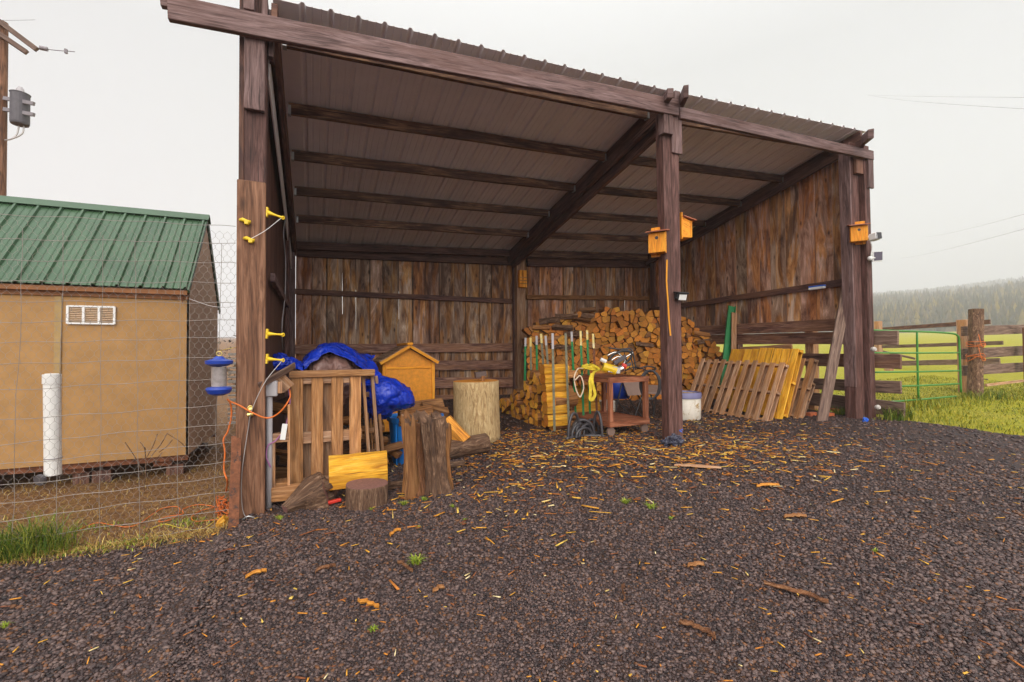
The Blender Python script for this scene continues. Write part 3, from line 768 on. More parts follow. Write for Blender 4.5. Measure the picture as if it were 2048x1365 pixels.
# roof sheet with ribs
xr = []; s = .292; x = .22
prof = []
k = 0; x = .20
rib0 = .46
while x < 10.2:
    prof.append((x, 0)); x += .01
prof = [(.18, 0)]
i = 0
while True:
    c = rib0+i*(.283+.0006*i)
    if c > 10.05: break
    prof += [(c-.035, 0), (c-.015, .032), (c+.015, .032), (c+.035, 0)]
    nxt = rib0+(i+1)*(.283+.0006*(i+1))
    for t_ in (.33, .66):
        u = c+(nxt-c)*t_
        if u < 10.05: prof += [(u-.012, 0), (u-.006, .006), (u+.006, .006), (u+.012, 0)]
    i += 1
prof.append((10.16, 0))
V = []; ysr = np.linspace(.0, 6.45, 12)
for y in ysr:
    for (x, h) in prof: V.append((x, y, RF(x, y)+.012+h))
npf = len(prof)
b = MB(); b.v = [Vector(v) for v in V]
for j in range(len(ysr)-1):
    for i in range(npf-1):
        a = j*npf+i; b.face((a, a+1, a+npf+1, a+npf), ((0, 0), (1, 0), (1, 1), (0, 1)), .5)
rs = part(b, 'roof', M['roofsheet']); md = rs.modifiers.new('solid', 'SOLIDIFY'); md.thickness = .003; md.offset = 1
# back wall -------------------------------------------------------
b = MB(); x = .19; i = 0
edges = [x]
while x < 10.15:
    x += R(.30, .40); edges.append(min(x, 10.2))
gaps = {0: .014, 3: .007, 4: .005, 7: .010, 11: .010, 18: .012, 24: .014, 25: .02, 26: .016, 28: .010}
for i in range(len(edges)-1):
    x0, x1 = edges[i], edges[i+1]
    gl = gaps.get(i, None)
    off = (i % 2)*.009
    a0 = x0+(gl if gl else R(.006, .012)); a1 = x1-(.0 if gaps.get(i+1) else R(.006, .012))
    yb = YB+.04+off; zb_ = .44+R(-.03, .03); zt_ = RF((x0+x1)/2, YB)+.02
    r_ = random.random(); nn = 6
    b0 = len(b.v)
    for k in range(nn+1):
        t = k/nn; zz = zb_+(zt_-zb_)*t; j0 = R(-.003, .003); j1 = R(-.003, .003)
        for (xx, yy) in ((a0+j0, yb), (a1+j1, yb), (a1+j1, yb+.022), (a0+j0, yb+.022)): b.v.append(Vector((xx, yy, zz)))
    for k in range(nn):
        for j in range(4):
            p_ = b0+k*4+j; q_ = b0+k*4+(j+1) % 4
            u0, u1 = zb_+(zt_-zb_)*k/nn, zb_+(zt_-zb_)*(k+1)/nn
            v0 = (0, a1-a0, a1-a0+.02, 2*(a1-a0))[j]; v1 = (a1-a0, a1-a0+.02, 2*(a1-a0), 2*(a1-a0)+.02)[j]
            b.face((p_, q_, q_+4, p_+4), ((u0, v0), (u0, v1), (u1, v1), (u1, v0)), r_)
for i in range(1, len(edges)-1):  # strips added to darken the seams, left open where sky shows through
    zt_ = RF(edges[i], YB)-.02
    if not gaps.get(i): b.box(edges[i]-.05, edges[i]+.05, YB+.075, YB+.09, .5, zt_, .1, 1, 2)
    else:
        w0, w1 = R(1.9, 2.6), R(3.0, 3.5); b.box(edges[i]-.05, edges[i]+.05, YB+.075, YB+.09, .5, w0, .1, 1, 2); b.box(edges[i]-.05, edges[i]+.05, YB+.075, YB+.09, w1, zt_, .1, 1, 2)
part(b, 'back_wall', [M['board'], M['black2']])
def zline(pairs, Y):                                         # height of a rail through two pixels at plane Y
    (x0, y0), (x1, y1) = pairs; a, c = atY(x0, y0, Y), atY(x1, y1, Y)
    return a, c
def rail_back(x0, yt0, yb0, x1, yt1, yb1, Y, th, name, mat, n=8):
    beam_px(x0, yt0, yb0, x1, yt1, yb1, Y, th, mat, name, n)
rail_back(592, 484, 498, 1028, 500, 514, 5.95, .07, 'back_beam', M['dark'])
rail_back(592, 496, 512, 1028, 515, 531, 6.12, .09, 'back_beam', M['dark'])
rail_back(1055, 500, 514, 1302, 508, 522, 5.95, .07, 'back_beam', M['purlin'])
rail_back(1055, 514, 532, 1302, 518, 536, 6.12, .09, 'back_beam', M['dark'])
rail_back(588, 578, 588, 1030, 598, 608, 6.16, .06, 'girt', M['dark'])
rail_back(1053, 590, 599, 1310, 593, 601, 6.16, .06, 'girt', M['splitold'])
for (a_, b__) in ((688, 706), (722, 742), (756, 778), (791, 806)):
    rail_back(585, a_+2, b__+2, 1034, a_-2, b__-2, 6.14, .06, 'back_plank', M['plank'])
    rail_back(1053, a_-2, b__-2, 1312, a_-6, b__-6, 6.14, .06, 'back_plank', M['plank'])
# rear posts
def vpost(px0, px1, Y, z0, z1, th, mat, py=620, name='post'):
    a, c = atY(px0, py, Y), atY(px1, py, Y); b = MB()
    b.beam(((a.x+c.x)/2, Y+th/2, z0), ((a.x+c.x)/2, Y+th/2, z1), c.x-a.x, th, (0, 1, 0)); return part(b, name, mat, .006)
vpost(577, 590, 5.9, .2, 4.35, .2, M['timber']); vpost(570, 578, 4.4, .1, 4.5, .2, M['post_red'])
vpost(1028, 1034, 6.0, .3, 4.5, .12, M['timber']); vpost(1034, 1051, 5.85, .3, 4.5, .2, M['pallet_grey'])
vpost(1310, 1320, 5.85, .3, 4.7, .2, M['dark']); vpost(1320, 1330, 6.0, .3, 4.7, .12, M['timber'])
# right wall: hanging boards -------------------------------------
b = MB(); y = .32; i = 0
while y < 6.2:
    w = R(.28, .37); y1 = min(y+w, 6.25)
    zb_ = 2.13+.02*R(-1, 1)+.10*S(y, 0, 6); 
    zt0, zt1 = RF(10.1, y)+.02, RF(10.1, y1)+.02
    off = (i % 2)*.011; X0 = 10.13+off; r_ = random.random(); b0 = len(b.v)
    g0 = .012
    for xx in (X0, X0+.022):
        for (yy, zz) in ((y+g0, zb_), (y1+.004, zb_), (y1+.004, zt1-.14), (y+g0, zt0-.14)): b.v.append(Vector((xx, yy, zz)))
    uvf = ((zb_, 0), (zb_, w), (zt1, w), (zt0, 0))
    b.face((b0, b0+1, b0+2, b0+3), uvf, r_); b.face((b0+7, b0+6, b0+5, b0+4), uvf[::-1], r_)
    for j in range(4):
        k = (j+1) % 4; b.face((b0+k, b0+j, b0+4+j, b0+4+k), ((0, 0), (1, 0), (1, .02), (0, .02)), r_)
    y = y1; i += 1
b.box(10.19, 10.20, .35, 6.2, 2.15, 4.4, .1, 1, 2)  # near-black sheet added behind the side boards to darken their gaps
part(b, 'right_wall', [M['board'], M['black2']])
def rail_x(px0, yt0, yb0, px1, yt1, yb1, X, th, name, mat, y1=None, y0=None, n=8):
    a0, a1, c0, c1 = atX(px0, yt0, X), atX(px0, yb0, X), atX(px1, yt1, X), atX(px1, yb1, X)
    h = ((a0.z-a1.z)+(c0.z-c1.z))/2
    pA, pB = (a0+a1)/2, (c0+c1)/2; sl = (pA.z-pB.z)/(pA.y-pB.y)
    if y1 is not None: pA = Vector((X, y1, pB.z+sl*(y1-pB.y)))
    if y0 is not None: pB = Vector((X, y0, pB.z+sl*(y0-pB.y)))
    pA.x = pB.x = X+th/2
    b = MB(); b.beam(pA, pB, th, h, (0, 0, 1), n=n, jit=.004); return part(b, name, mat, .005)
rail_x(1370, 605, 616, 1686, 559, 571, 10.06, .05, 'girt', M['dark'], y1=6.1)
rail_x(1471, 649, 668, 1696, 636, 662, 10.12, .05, 'side_plank', M['plank'], y1=6.1, y0=.1)
rail_x(1471, 669, 689, 1693, 664, 689, 10.20, .05, 'side_plank', M['plank'], y1=6.1)
PEND = []
for (ya, yb, yc, yd, xe, mt_, k_) in ((706, 716, 711, 737, 1801, 'plank', 0), (757, 768, 763, 788, 1801, 'fence', 0), (784, 796, 806, 836, 1808, 'fence', 1)):
    rail_x(1630, ya if not k_ else 786, (734 if not k_ and ya < 720 else 779 if not k_ else 812), xe, yc, yd, 10.28, .05, 'side_plank', M[mt_], y1=6.1)
rail_x(1640, 663, 689, 1795, 662, 690, 10.27, .05, 'side_plank', M['fence'], y1=.2)
# posts seen in the gaps of the right wall
for (Y, z1) in ((1.3, 2.2), (3.2, 2.3), (6.0, 4.6)):
    b = MB(); b.beam((10.42, Y, .1), (10.42, Y, z1), .18, .18, (0, 1, 0)); part(b, 'side_post', M['pallet_grey'] if Y < 2 else M['dark'], .006)
# left wall: boards edge-on, metal strip up at the rafter, brace
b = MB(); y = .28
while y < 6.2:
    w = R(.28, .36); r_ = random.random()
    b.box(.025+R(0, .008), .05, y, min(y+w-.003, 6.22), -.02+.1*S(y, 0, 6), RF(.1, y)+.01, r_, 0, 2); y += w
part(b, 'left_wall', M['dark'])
b = MB(); b.beam((.12, .28, 4.72), (.12, 6.0, 3.6), .015, .34, (0, 0, 1)); part(b, 'wall_flashing', M['roofsheet'])
b = MB(); b.beam(atX(545, 555, .12), atX(575, 610, .12), .05, .10, (0, 0, 1)); part(b, 'brace', M['timber'], .004)

# ================================================================== LEFT SIDE: storage shed, wire fence, utility pole
YS = 2.0
st = thing('storage_shed', 'tan storage shed with green ribbed metal roof behind the wire fence', 'shed', (-3, YS+1, .1))
c0 = atY(379, 590, YS); xr_ = c0.x; zb0 = atY(383, 909, YS).z; ze = atY(378, 588, YS).z
yrear = YS+1.95
rp = atY(427, 438, 3.05); zr_ = rp.z                              # ridge
er = atY(461, 623, yrear+.12); xl_ = -6.2
b = MB(); b.box(xl_, xr_, YS, YS+.03, zb0, ze+.05); front_wall = b.build('front_wall', M['tan'], st)
b = MB(); X = xr_+.002
ym = 3.0; zrw = zr_-.12
poly = [(YS, zb0), (yrear, zb0), (yrear, er.z+.02), (ym, zrw), (YS, ze+.02)]
for xx in (X-.03, X): 
    for (y, z) in poly: b.v.append(Vector((xx, y, z)))
b.face((5, 6, 7, 8, 9), tuple((p[0], p[1]) for p in poly), .5); b.face((4, 3, 2, 1, 0), tuple((p[0], p[1]) for p in poly), .5)
for j in range(5):
    k = (j+1) % 5; b.face((j, k, 5+k, 5+j), ((0, 0), (1, 0), (1, 1), (0, 1)), .5)
b.build('gable_wall', M['tan_lifted'], st)
b = MB(); b.box(xl_, xr_, yrear-.03, yrear, zb0, er.z); b.build('rear_wall', M['tan_lifted'], st)
# roof slopes with ribs
def slope_sheet(xa, xb, p0, p1, pitch, h, th=.02):
    """ribs run from p0 (y,z) eave to p1 (y,z) ridge"""
    b = MB(); pf = [(xb, 0)]; x = xb-.02
    while x > xa:
        pf += [(x, 0), (x-.012, h), (x-.035, h), (x-.047, 0)]
        for t_ in (.36, .68): pf += [(x-pitch*t_+.01, 0), (x-pitch*t_, h*.25), (x-pitch*t_-.01, 0)]
        x -= pitch
    pf.append((xa, 0)); nr = Vector((0, -(p1[1]-p0[1]), (p1[0]-p0[0]))).normalized()
    if nr.z < 0: nr = -nr
    for (y, z) in (p0, p1):
        for (x, hh) in pf: b.v.append(Vector((x, y, z))+nr*hh)
    n = len(pf)
    for i in range(n-1): b.face((i, i+1, n+i+1, n+i), ((0, 0), (1, 0), (1, 1), (0, 1)), .4)
    return b
e0 = atY(372, 578, YS-.13)
xro = atY(375, 578, YS-.13).x+.02; 
rf = slope_sheet(xl_-.1, xro, (YS-.13, e0.z), (ym, zr_), .235, .03).build('roof', M['green_roof'], st)
md = rf.modifiers.new('s', 'SOLIDIFY'); md.thickness = .008
rf2 = slope_sheet(xl_-.1, xro, (yrear+.12, er.z), (ym, zr_), .235, .03).build('roof', M['green_roof'], st)
md = rf2.modifiers.new('s', 'SOLIDIFY'); md.thickness = .008
b = MB(); sl1 = (zr_-e0.z)/(ym-YS+.13); sl2 = (zr_-er.z)/(ym-yrear-.12)
for (dy, sl) in ((-.11, sl1), (.11, sl2)):
    for x in (xl_-.1,):
        b.beam((xl_-.1, ym+dy/2, zr_+.045+sl*dy/2), (xro+.02, ym+dy/2, zr_+.045+sl*dy/2), .012, .14, Vector((0, dy, sl*dy)))
b.build('ridge_cap', M['green_roof'], st)
b = MB(); q0 = Vector((xro-.01, YS-.13, e0.z-.035)); q1 = Vector((xro-.01, ym, zr_-.03)); b.beam(q0, q1, .02, .06)
q2 = Vector((xro-.01, yrear+.12, er.z-.03)); b.beam(q1+Vector((0, .01, 0)), q2, .02, .08); b.build('rake_trim', M['green_roof'], st)
b = MB(); b.box(xl_, xro-.03, YS-.10, YS-.004, e0.z-.075, e0.z-.02); b.box(xl_, xro-.03, YS-.03, YS-.004, e0.z-.13, e0.z-.076); b.build('eave_board', M['fascia'], st)
q = atY(117, 700, YS); b = MB(); b.box(q.x-.035, q.x+.03, YS-.02, YS-.003, zb0+.02, e0.z-.14); b.build('corner_strip', plain('olive trim', (.40, .26, .10), .7), st)
v0, v1 = atY(137, 612, YS), atY(230, 649, YS); b = MB()
for i in range(4): 
    xx = v0.x+(v1.x-v0.x)*i/3; b.box(xx-.012, xx+.012, YS-.03, YS-.004, v1.z, v0.z)
b.box(v0.x, v1.x, YS-.028, YS-.004, v0.z-.015, v0.z+.006); b.box(v0.x, v1.x, YS-.028, YS-.004, v1.z-.006, v1.z+.015)
vt = b.build('wall_vent', M['white'], st)
b = MB(); z = v1.z+.03
while z < v0.z-.02: b.beam((v0.x+.01, YS-.014, z), (v1.x-.01, YS-.014, z+.001), .02, .006, (0, .5, 1)); z += .022
b.build('louvres', M['vent'], vt)
b = MB(); b.box(xl_, xr_-.01, YS+.04, YS+.14, zb0-.075, zb0-.002); b.box(xl_, xr_, yrear-.14, yrear-.04, zb0-.075, zb0-.002)
for xx in (xr_-.3, xr_-1.2, xr_-2.2, xr_-3.3): b.box(xx-.1, xx+.1, YS+.1, yrear-.1, zb0-.14, zb0-.076)
b.build('floor_frame', M['rust'], st)
for i, xx in enumerate((xr_-.18, xr_-.95, xr_-1.15, xr_-2.05, xr_-3.0)):
    for yy in (YS+.25, yrear-.3):
        b = MB(); b.beam((xx, yy, G(xx, yy)-.05), (xx, yy, zb0-.142), R(.16, .24), .2, (0, 1, 0)); b.build('foundation_block', M['dark'], st)
q = atY(365, 592, YS-.05); b = MB(); b.tube([q, q-Vector((0, 0, .10))], .006, 6); b.build('hook', M['rust'], st)

# white pipe with elbow foot
pp = g(106, 962); yp = .9
t0, t1 = atY(104, 750, yp), atY(106, 950, yp)
pz = thing('white_pipe', 'upright white plastic pipe standing in front of the tan shed', 'pipe', (t1.x, yp, G(t1.x, yp)))
b = MB(); b.tube([t1, t0], .068, 24); b.build('pipe', M['pipe'], pz, smooth=False)
b = MB(); b.tube([t0-Vector((0, 0, .09)), t0+Vector((0, 0, .004))], .074, 24); b.tube([t0+Vector((0, 0, .005)), t0+Vector((0, 0, .012))], .055, 24); b.build('cap', M['pipe'], pz)
b = MB(); b.tube([t1+Vector((-.06, -.06, -.02)), t1+Vector((-.075, -.09, -.03))], .055, 16); b.build('elbow', M['axe2'], pz)
b = MB(); b.tube([t1+Vector((math.cos(a)*.071, math.sin(a)*.071, .17)) for a in np.linspace(0, 6.28, 16)], .004, 5); b.build('clamp_wire', M['wiredark'], pz)

# ---- woven wire fence with hexagonal netting
wf = thing('wire_fence', 'woven wire fence with hexagonal netting left of the shed post', 'fence', (-1.8, 0, -.1))
XF0, XF1 = -3.35, -.14
rows = [(429, 451, 427), (478, 486, 427), (520, 525, 425), (562, 566, 420), (603, 606, 420), (645, 641, 378), (686, 678, 340), (729, 718.5, 340), (781, 763, 340), (840.5, 810, 454), (889, 848, 454), (930, 886, 454), (972, 924, 454), (1008.5, 954, 454), (1042, 984, 454), (1084, 1020, 454), (1122, 1050, 454)]
b = MB(); 
for (ya, yb, xb) in rows:
    A_, B_ = atY(0, ya, 0), atY(xb, yb, 0); sl = (B_.z-A_.z)/(B_.x-A_.x); pts = []
    x = XF0; ph = R(0, 9)
    while x < XF1:
        pts.append((x, .006*math.sin(x*4+ph), A_.z+sl*(x-A_.x)+.006*math.sin(x*11+ph)+.010*mn.noise(Vector((x*1.5, ph, 0))))); x += .075
    pts.append((XF1, 0, A_.z+sl*(XF1-A_.x))); b.tube(pts, .0026, 4, caps=False)
x = XF1-.17
while x > XF0:
    a_ = R(-.012, .012); pts = []
    for k in range(14):
        z = -.13+.235*k; 
        if z > 2.92: break
        pts.append((x+a_*k*.4+R(-.008, .008), R(-.005, .005), z))
    b.tube(pts, .0022, 4, caps=False); x -= .292
b.build('woven_wire', M['netting'], wf)
# twist knots where the wires cross
hxm = MB(); segs = []
cw, ch = .066, .057
ncol = int((XF1-XF0)/cw)+1; nrow = int(2.95/ch)
V = []; Ff = []
def seg(p, q, r_=.0011):
    p = Vector(p); q = Vector(q); d = (q-p).normalized(); a = Vector((0, 1, 0)); c = d.cross(a).normalized()
    b0 = len(V)
    for e in (p, q):
        for t in (0, 2.094, 4.189): V.append(e+(a*math.cos(t)+c*math.sin(t))*r_)
    for j in range(3): k = (j+1) % 3; Ff.append((b0+j, b0+k, b0+3+k, b0+3+j))
for i in range(ncol):
    for j in range(nrow):
        x0 = XF0+i*cw+(cw/2 if j % 2 else 0); z0 = -.12+j*ch+.03*(x0-XF1)*0
        if x0 > XF1: continue
        zz = z0+.018*(x0+1.8)
        def w_(x, z): return (x+.004*mn.noise(Vector((x*7, z*7, 1))), .012+.012*mn.noise(Vector((x*2.5, z*2.5, 4))), z+.004*mn.noise(Vector((x*7, z*7, 5))))
        A_ = w_(x0, zz); B_ = w_(x0, zz+ch*.42); Cl = w_(x0-cw/2, zz+ch); Cr = w_(x0+cw/2, zz+ch)
        seg(A_, B_, .0017); seg(B_, Cl); seg(B_, Cr)
Vn = np.array([tuple(v) for v in V])-np.array(wloc(wf))
ob = raw('hexagonal_netting', Vn, Ff, M['netting']); ob.parent = wf
def twist(pts, rad, name, mat, label, cat, group=None, n=8, k=6, origin=None):
    b = MB(); b.tube(spline(pts, n), rad, k); o = b.build(name, mat, smooth=True); return tag(o, label, cat, group)
# sagging thin wire from the fence post to the storage shed eave
twist([atY(378, 598, 0), atY(420, 612, 0), atY(450, 615, 0), atY(474, 612, 0)], .0028, 'loose_wire', M['wire'], 'thin loose wire sagging from the fence toward the green-roofed shed corner', 'wire')

# ---- bird feeder
q0 = atY(443, 712, -.02)
fx = q0.x; fy = -.14
bf = thing('bird_feeder', 'blue hanging tube bird feeder beside the left shed post', 'bird feeder', (fx, fy, atY(443, 790, fy).z))
def z_(py, Y=fy): return atY(443, py, Y).z
fr = atY(472, 725, fy).x-atY(443, 725, fy).x
b = MB()
for (pa, ra), (pb, rb) in zip([(713, .03), (718, fr*.45), (722, fr*.98), (728, fr*.95), (733, fr*.5)], [(718, fr*.45), (722, fr*.98), (728, fr*.95), (733, fr*.5), (734, .01)]):
    b.tube([(fx, fy, z_(pa)), (fx, fy, z_(pb))], [ra, rb], 24, caps=False)
b.build('roof', M['blue'], bf, smooth=True)
b = MB(); b.tube([(fx, fy, z_(734)), (fx, fy, z_(775))], fr*.53, 20); b.build('seed_tube', M['glass'], bf, smooth=False)
b = MB(); prof_ = [(773, fr*.5), (775, fr*.85), (779, fr*.92), (787, fr*.75), (791, fr*.35), (791.5, .01)]
for (pa, ra), (pb, rb) in zip(prof_[:-1], prof_[1:]): b.tube([(fx, fy, z_(pa)), (fx, fy, z_(pb))], [ra, rb], 24, caps=False)
b.build('tray', M['blue'], bf, smooth=True)
b = MB(); b.tube([(fx+math.cos(a)*.022, fy, z_(711)+.015+math.sin(a)*.022) for a in np.linspace(0, 6.28, 12)], .004, 6)
b.tube(spline([(fx, fy, z_(710)+.035), (fx+.03, fy+.05, z_(700)), (fx+.12, .0, z_(695))], 5), .004, 6); b.build('hanger', M['brass'], bf)

# ---- insulators on the left post
def knob(px, py, Y, label, sx=1):
    c = atY(px, py, Y); t = thing('fence_insulator', label, 'insulator', (c.x, Y, c.z), 'yellow insulators on the left post')
    b = MB(); b.tube([c+Vector((-.045*sx, .01, .012)), c+Vector((-.02*sx, -.01, .012)), c+Vector((.02*sx, -.02, -.004)), c+Vector((.045*sx, -.01, -.01))], [.014, .02, .016, .022], 10)
    b.build('body', M['cyellow'], t, smooth=True)
    b = MB(); b.box(c.x+.015*sx-.018, c.x+.015*sx+.018, Y-.035, Y+.02, c.z-.035, c.z-.002); b.build('clip', M['cyellow'], t, bevel=.004)
knob(490, 443, -.05, 'yellow knob insulator highest on the front face of left post')
knob(498, 480, -.05, 'yellow knob insulator just under the highest knob on left post')
def arm(px0, py0, px1, py1, label):
    a, c = atY(px0, py0, -.0), atY(px1, py1, -.05)
    t = thing('fence_insulator', label, 'insulator', a, 'yellow insulators on the left post')
    b = MB(); b.beam(a+Vector((-.01, 0, 0)), a+Vector((.012, -.003, -.002)), .05, .10, (0, 0, 1)); b.build('base', M['cyellow'], t, bevel=.004)
    b = MB(); d = c-a; b.tube([a, a+d*.3, a+d*.6, a+d*.9, c], [.030, .016, .010, .012, .013], 8); b.build('arm', M['cyellow'], t, smooth=True)
    b = MB(); b.tube([c+Vector((math.cos(x)*.013, 0, math.sin(x)*.016)) for x in np.linspace(0, 6.28, 10)], .006, 6); b.build('eye', M['cyellow'], t, smooth=True)
arm(534, 425, 566, 436, 'long yellow arm insulator reaching right from upper left post')
arm(534, 668, 566, 670, 'long yellow arm insulator at mid height above the blue tarp')
arm(534, 718, 566, 721, 'long yellow arm insulator lowest, level with the blue tarp')
c = atY(501, 824, -.06); t = thing('brass_clamp', 'shiny brass wire clamp holding the orange cord on left post', 'clamp', c)
b = MB(); b.tube([c+Vector((-.02, 0, .03)), c+Vector((.02, 0, .03))], .02, 10); b.tube([c+Vector((-.025, 0, -.03)), c+Vector((.025, 0, -.02))], .022, 10); b.build('jaw', M['brass'], t)
b = MB(); b.tube([c+Vector((math.cos(x)*.02, -.02, .04+math.sin(x)*.02)) for x in np.linspace(0, 6.28, 12)], .008, 6); b.build('ring', M['brass'], t, smooth=True)
# thin white wires
twist([atY(498, 480, -.06), atY(530, 462, -.06), atY(562, 437, -.05)], .003, 'insulator_wire', M['white'], 'short pale wire from left post knob up to the topmost arm insulator', 'wire')
twist([atX(570, 440, .12), atX(567, 470, .12), atX(571, 520, .13), atX(570, 590, .14), atX(564, 650, .12), atX(565, 700, .1)], .009, 'white_cable', M['grey'], 'long pale cable hanging down inside the left wall', 'cable')
twist([atY(564, 722, -.06), atY(530, 765, -.09), atY(504, 820, -.09), atY(496, 860, -.06), atY(484, 945, -.06), atY(484, 1010, -.06), atY(492, 1036, -.07), atY(500, 1038, -.1)], .004, 'ground_wire', M['wire'], 'thin grey wire running down the front of the lower left post', 'wire')
# orange cord: up the post, along the ground in loops
oc = [atY(578, 775, .25), atY(580, 795, .2), atY(566, 818, .1), atY(548, 833, -.05), atY(530, 836, -.09), atY(505, 826, -.09), atY(480, 812, -.08), atY(462, 804, -.06), atY(455, 799, -.03), atY(461, 808, .0), atY(463, 830, .02), atY(456, 862, .02), atY(447, 880, .02), atY(450, 905, .02), atY(448, 940, .02), atY(455, 965, .02)]
def gp(px, py, h=.015):
    q = g(px, py); return Vector((q.x, q.y, Gn(q.x, q.y)+h))
oc += [gp(452, 995, .05)]
twist(oc, .0085, 'extension_cord', M['corange'], 'orange extension cord looped across the lower left post and down the fence', 'cord', n=8)
gl = [(143, 1076), (165, 1060), (195, 1050), (225, 1054), (255, 1058), (280, 1050), (300, 1035), (325, 1020), (352, 1017), (360, 1025), (345, 1042), (318, 1048), (330, 1038), (365, 1032), (366, 1022), (395, 1014), (428, 1018), (400, 1026), (384, 1038), (390, 1046), (420, 1044), (444, 1040), (440, 1026), (452, 1012), (436, 1034), (450, 1044), (455, 1020), (446, 1008), (455, 1000)]
twist([gp(*p) for p in gl], .0045, 'extension_cord', M['corange'], 'orange extension cord tangled in loops on the dirt behind the fence', 'cord', n=6)
tw = []
random.seed(11)
for i in range(40): tw.append(gp(446+R(-16, 14), 1022+R(-20, 18), R(.01, .07)))
twist(tw, .004, 'orange_twine', M['corange'], 'snarled ball of orange twine at the foot of the rusty fence post', 'twine', n=4)
tw = [gp(444, 1032), gp(405, 1060, .01), gp(360, 1058, .01), gp(330, 1052, .01), gp(300, 1062, .01)]
twist(tw, .004, 'loose_rope', M['strapy'], 'pale yellow cord lying in the weeds under the fence', 'cord')
twist([atY(574, 772, .25), atY(580, 800, .22), atY(572, 850, .2), atY(553, 880, .1), atY(536, 892, .06), atY(533, 915, .05), atY(541, 935, .06)], .007, 'purple_cord', M['cpurple'], 'purple cord hanging from the grey electrical box', 'cord')
# rusty steel post leaning at the left post
b = MB(); A_, B_ = gp(466, 1056, -.1), atY(473, 872, -.02); b.beam(A_, B_, .085, .02, (0, 1, 0), n=4, jit=.004); b.beam(A_+Vector((0, .03, 0)), B_+Vector((0, .03, 0)), .02, .05, (0, 1, 0))
tag(b.build('steel_stake', M['rust']), 'short rusty flat steel stake leaning on the left shed post', 'stake')
# yellow lump
q = gp(445, 1052, 0); b = MB(); b.tube([q+Vector((-.045, 0, .0)), q+Vector((-.02, 0, .03)), q+Vector((.02, .01, .055)), q+Vector((.05, .01, .05))], [.02, .045, .055, .02], 9)
for v in b.v: v += Vector((mn.noise(v*23), mn.noise(v*23+Vector((5, 5, 5))), mn.noise(v*21)))*.02
tag(b.build('yellow_block', M['yellow'], smooth=False), 'small yellow chunk lying at the foot of the fence', 'block')
# wilted glass of the padlock: metal staple at the foot
q = gp(497, 1040, .01); b = MB(); b.tube(spline([q+Vector((-.05, 0, 0)), q+Vector((0, -.02, .03)), q+Vector((.05, 0, .0)), q+Vector((.02, .03, .01))], 6), .008, 6); tag(b.build('metal_clip', M['metal'], smooth=True), 'small bright metal clip on the gravel before the left post', 'clip')

# electrical box and conduit
q0, q1 = atY(531, 763, .10), atY(555, 793, .10)
eb = thing('electrical_box', 'grey electrical box on a grey conduit behind the left post', 'electrical box', (q0.x, .15, q1.z))
b = MB(); b.box(q0.x, q1.x, .08, .2, q1.z, q0.z); b.build('box', M['grey'], eb, bevel=.008)
b = MB(); b.box(q0.x+.006, q1.x-.006, .074, .0795, q1.z+.006, q0.z-.006); b.build('cover', M['grey'], eb, bevel=.003)
cxp = atY(538, 900, .1).x; b = MB(); b.tube([(cxp, .12, -.15), (cxp, .12, q1.z)], .030, 14); b.build('conduit', M['grey'], eb, smooth=True)
b = MB(); b.box(q1.x, q1.x+.045, .09, .15, q1.z+.03, q0.z-.01); b.build('outlet_cover', M['pallet_grey'], eb, bevel=.004)
# plank laid across
b = MB(); b.beam(atY(517, 773, -.04), atY(590, 731, .25), .02, .075, (0, -.5, 1)); tag(b.build('loose_board', M['fence'], bevel=.003), 'short weathered board propped diagonally against the left post', 'board')
b = MB(); b.beam(atY(556, 756, .2), atY(578, 778, .2), .03, .14, (0, 0, 1)); tag(b.build('wood_block', M['pallet_grey'], bevel=.003), 'pale wood block wedged beside the grey electrical box', 'block')

# ---- utility pole with transformer
YP = 11
a0, a1 = atY(4, 45, YP), atY(4, 560, YP)
up = thing('utility_pole', 'wooden utility pole with crossarms and transformer behind the tan shed', 'utility pole', (a0.x, YP, G(a0.x, YP)))
b = MB(); b.tube([(a0.x, YP, 0), (a0.x, YP, a0.z)], [.15, .12], 16); b.build('pole', M['post_low'], up, smooth=False)
for (p, q) in (((-30, 22), (74, 100)), ((-34, 46), (54, 106))):
    b = MB(); A_, B_ = atY(*p, YP-.2), atY(*q, YP-.2+(.1 if p[1] > 30 else 0)); b.beam(A_, B_, .10, .12); b.build('crossarm', M['fence'], up, bevel=.006)
b = MB(); b.beam(atY(0, 70, YP-.15), atY(30, 88, YP-.1), .04, .06); b.build('arm_brace', M['gold'], up)
b = MB(); A_ = atY(74, 96, YP-.2); 
b.tube([A_, atY(82, 98, YP-.2)], .015, 6); b.tube([atY(80, 96, YP-.2), atY(95, 99, YP-.2)], .055, 10); b.tube([atY(95, 99, YP-.2), atY(110, 101, YP-.2), atY(150, 104, YP-.2)], .010, 6)
b.tube([atY(132, 99, YP-.2), atY(132, 107, YP-.2)], .04, 6); b.build('insulator_string', M['wiredark'], up)
ct = atY(40, 218, YP-.2); tz0, tz1 = atY(40, 250, YP-.2).z, atY(40, 188, YP-.2).z
b = MB(); b.tube([(ct.x, YP-.2, tz0), (ct.x, YP-.2, tz0+.05), (ct.x, YP-.2, tz1-.03), (ct.x, YP-.2, tz1)], [.175, .19, .19, .205], 20); tr = b.build('transformer', M['axe2'], up, smooth=False)
b = MB(); b.tube([(ct.x, YP-.2, tz1), (ct.x, YP-.2, tz1+.05), (ct.x, YP-.2, tz1+.13), (ct.x, YP-.2, tz1+.18)], [.2, .09, .07, .04], 12); b.build('bushing', M['grey'], tr)
for py in (200, 222):
    b = MB(); A_, B_ = atY(8, py-3, YP-.1), atY(68, py+8, YP-.45); b.beam(A_, B_, .06, .09); b.build('bracket', M['wiredark'], up)
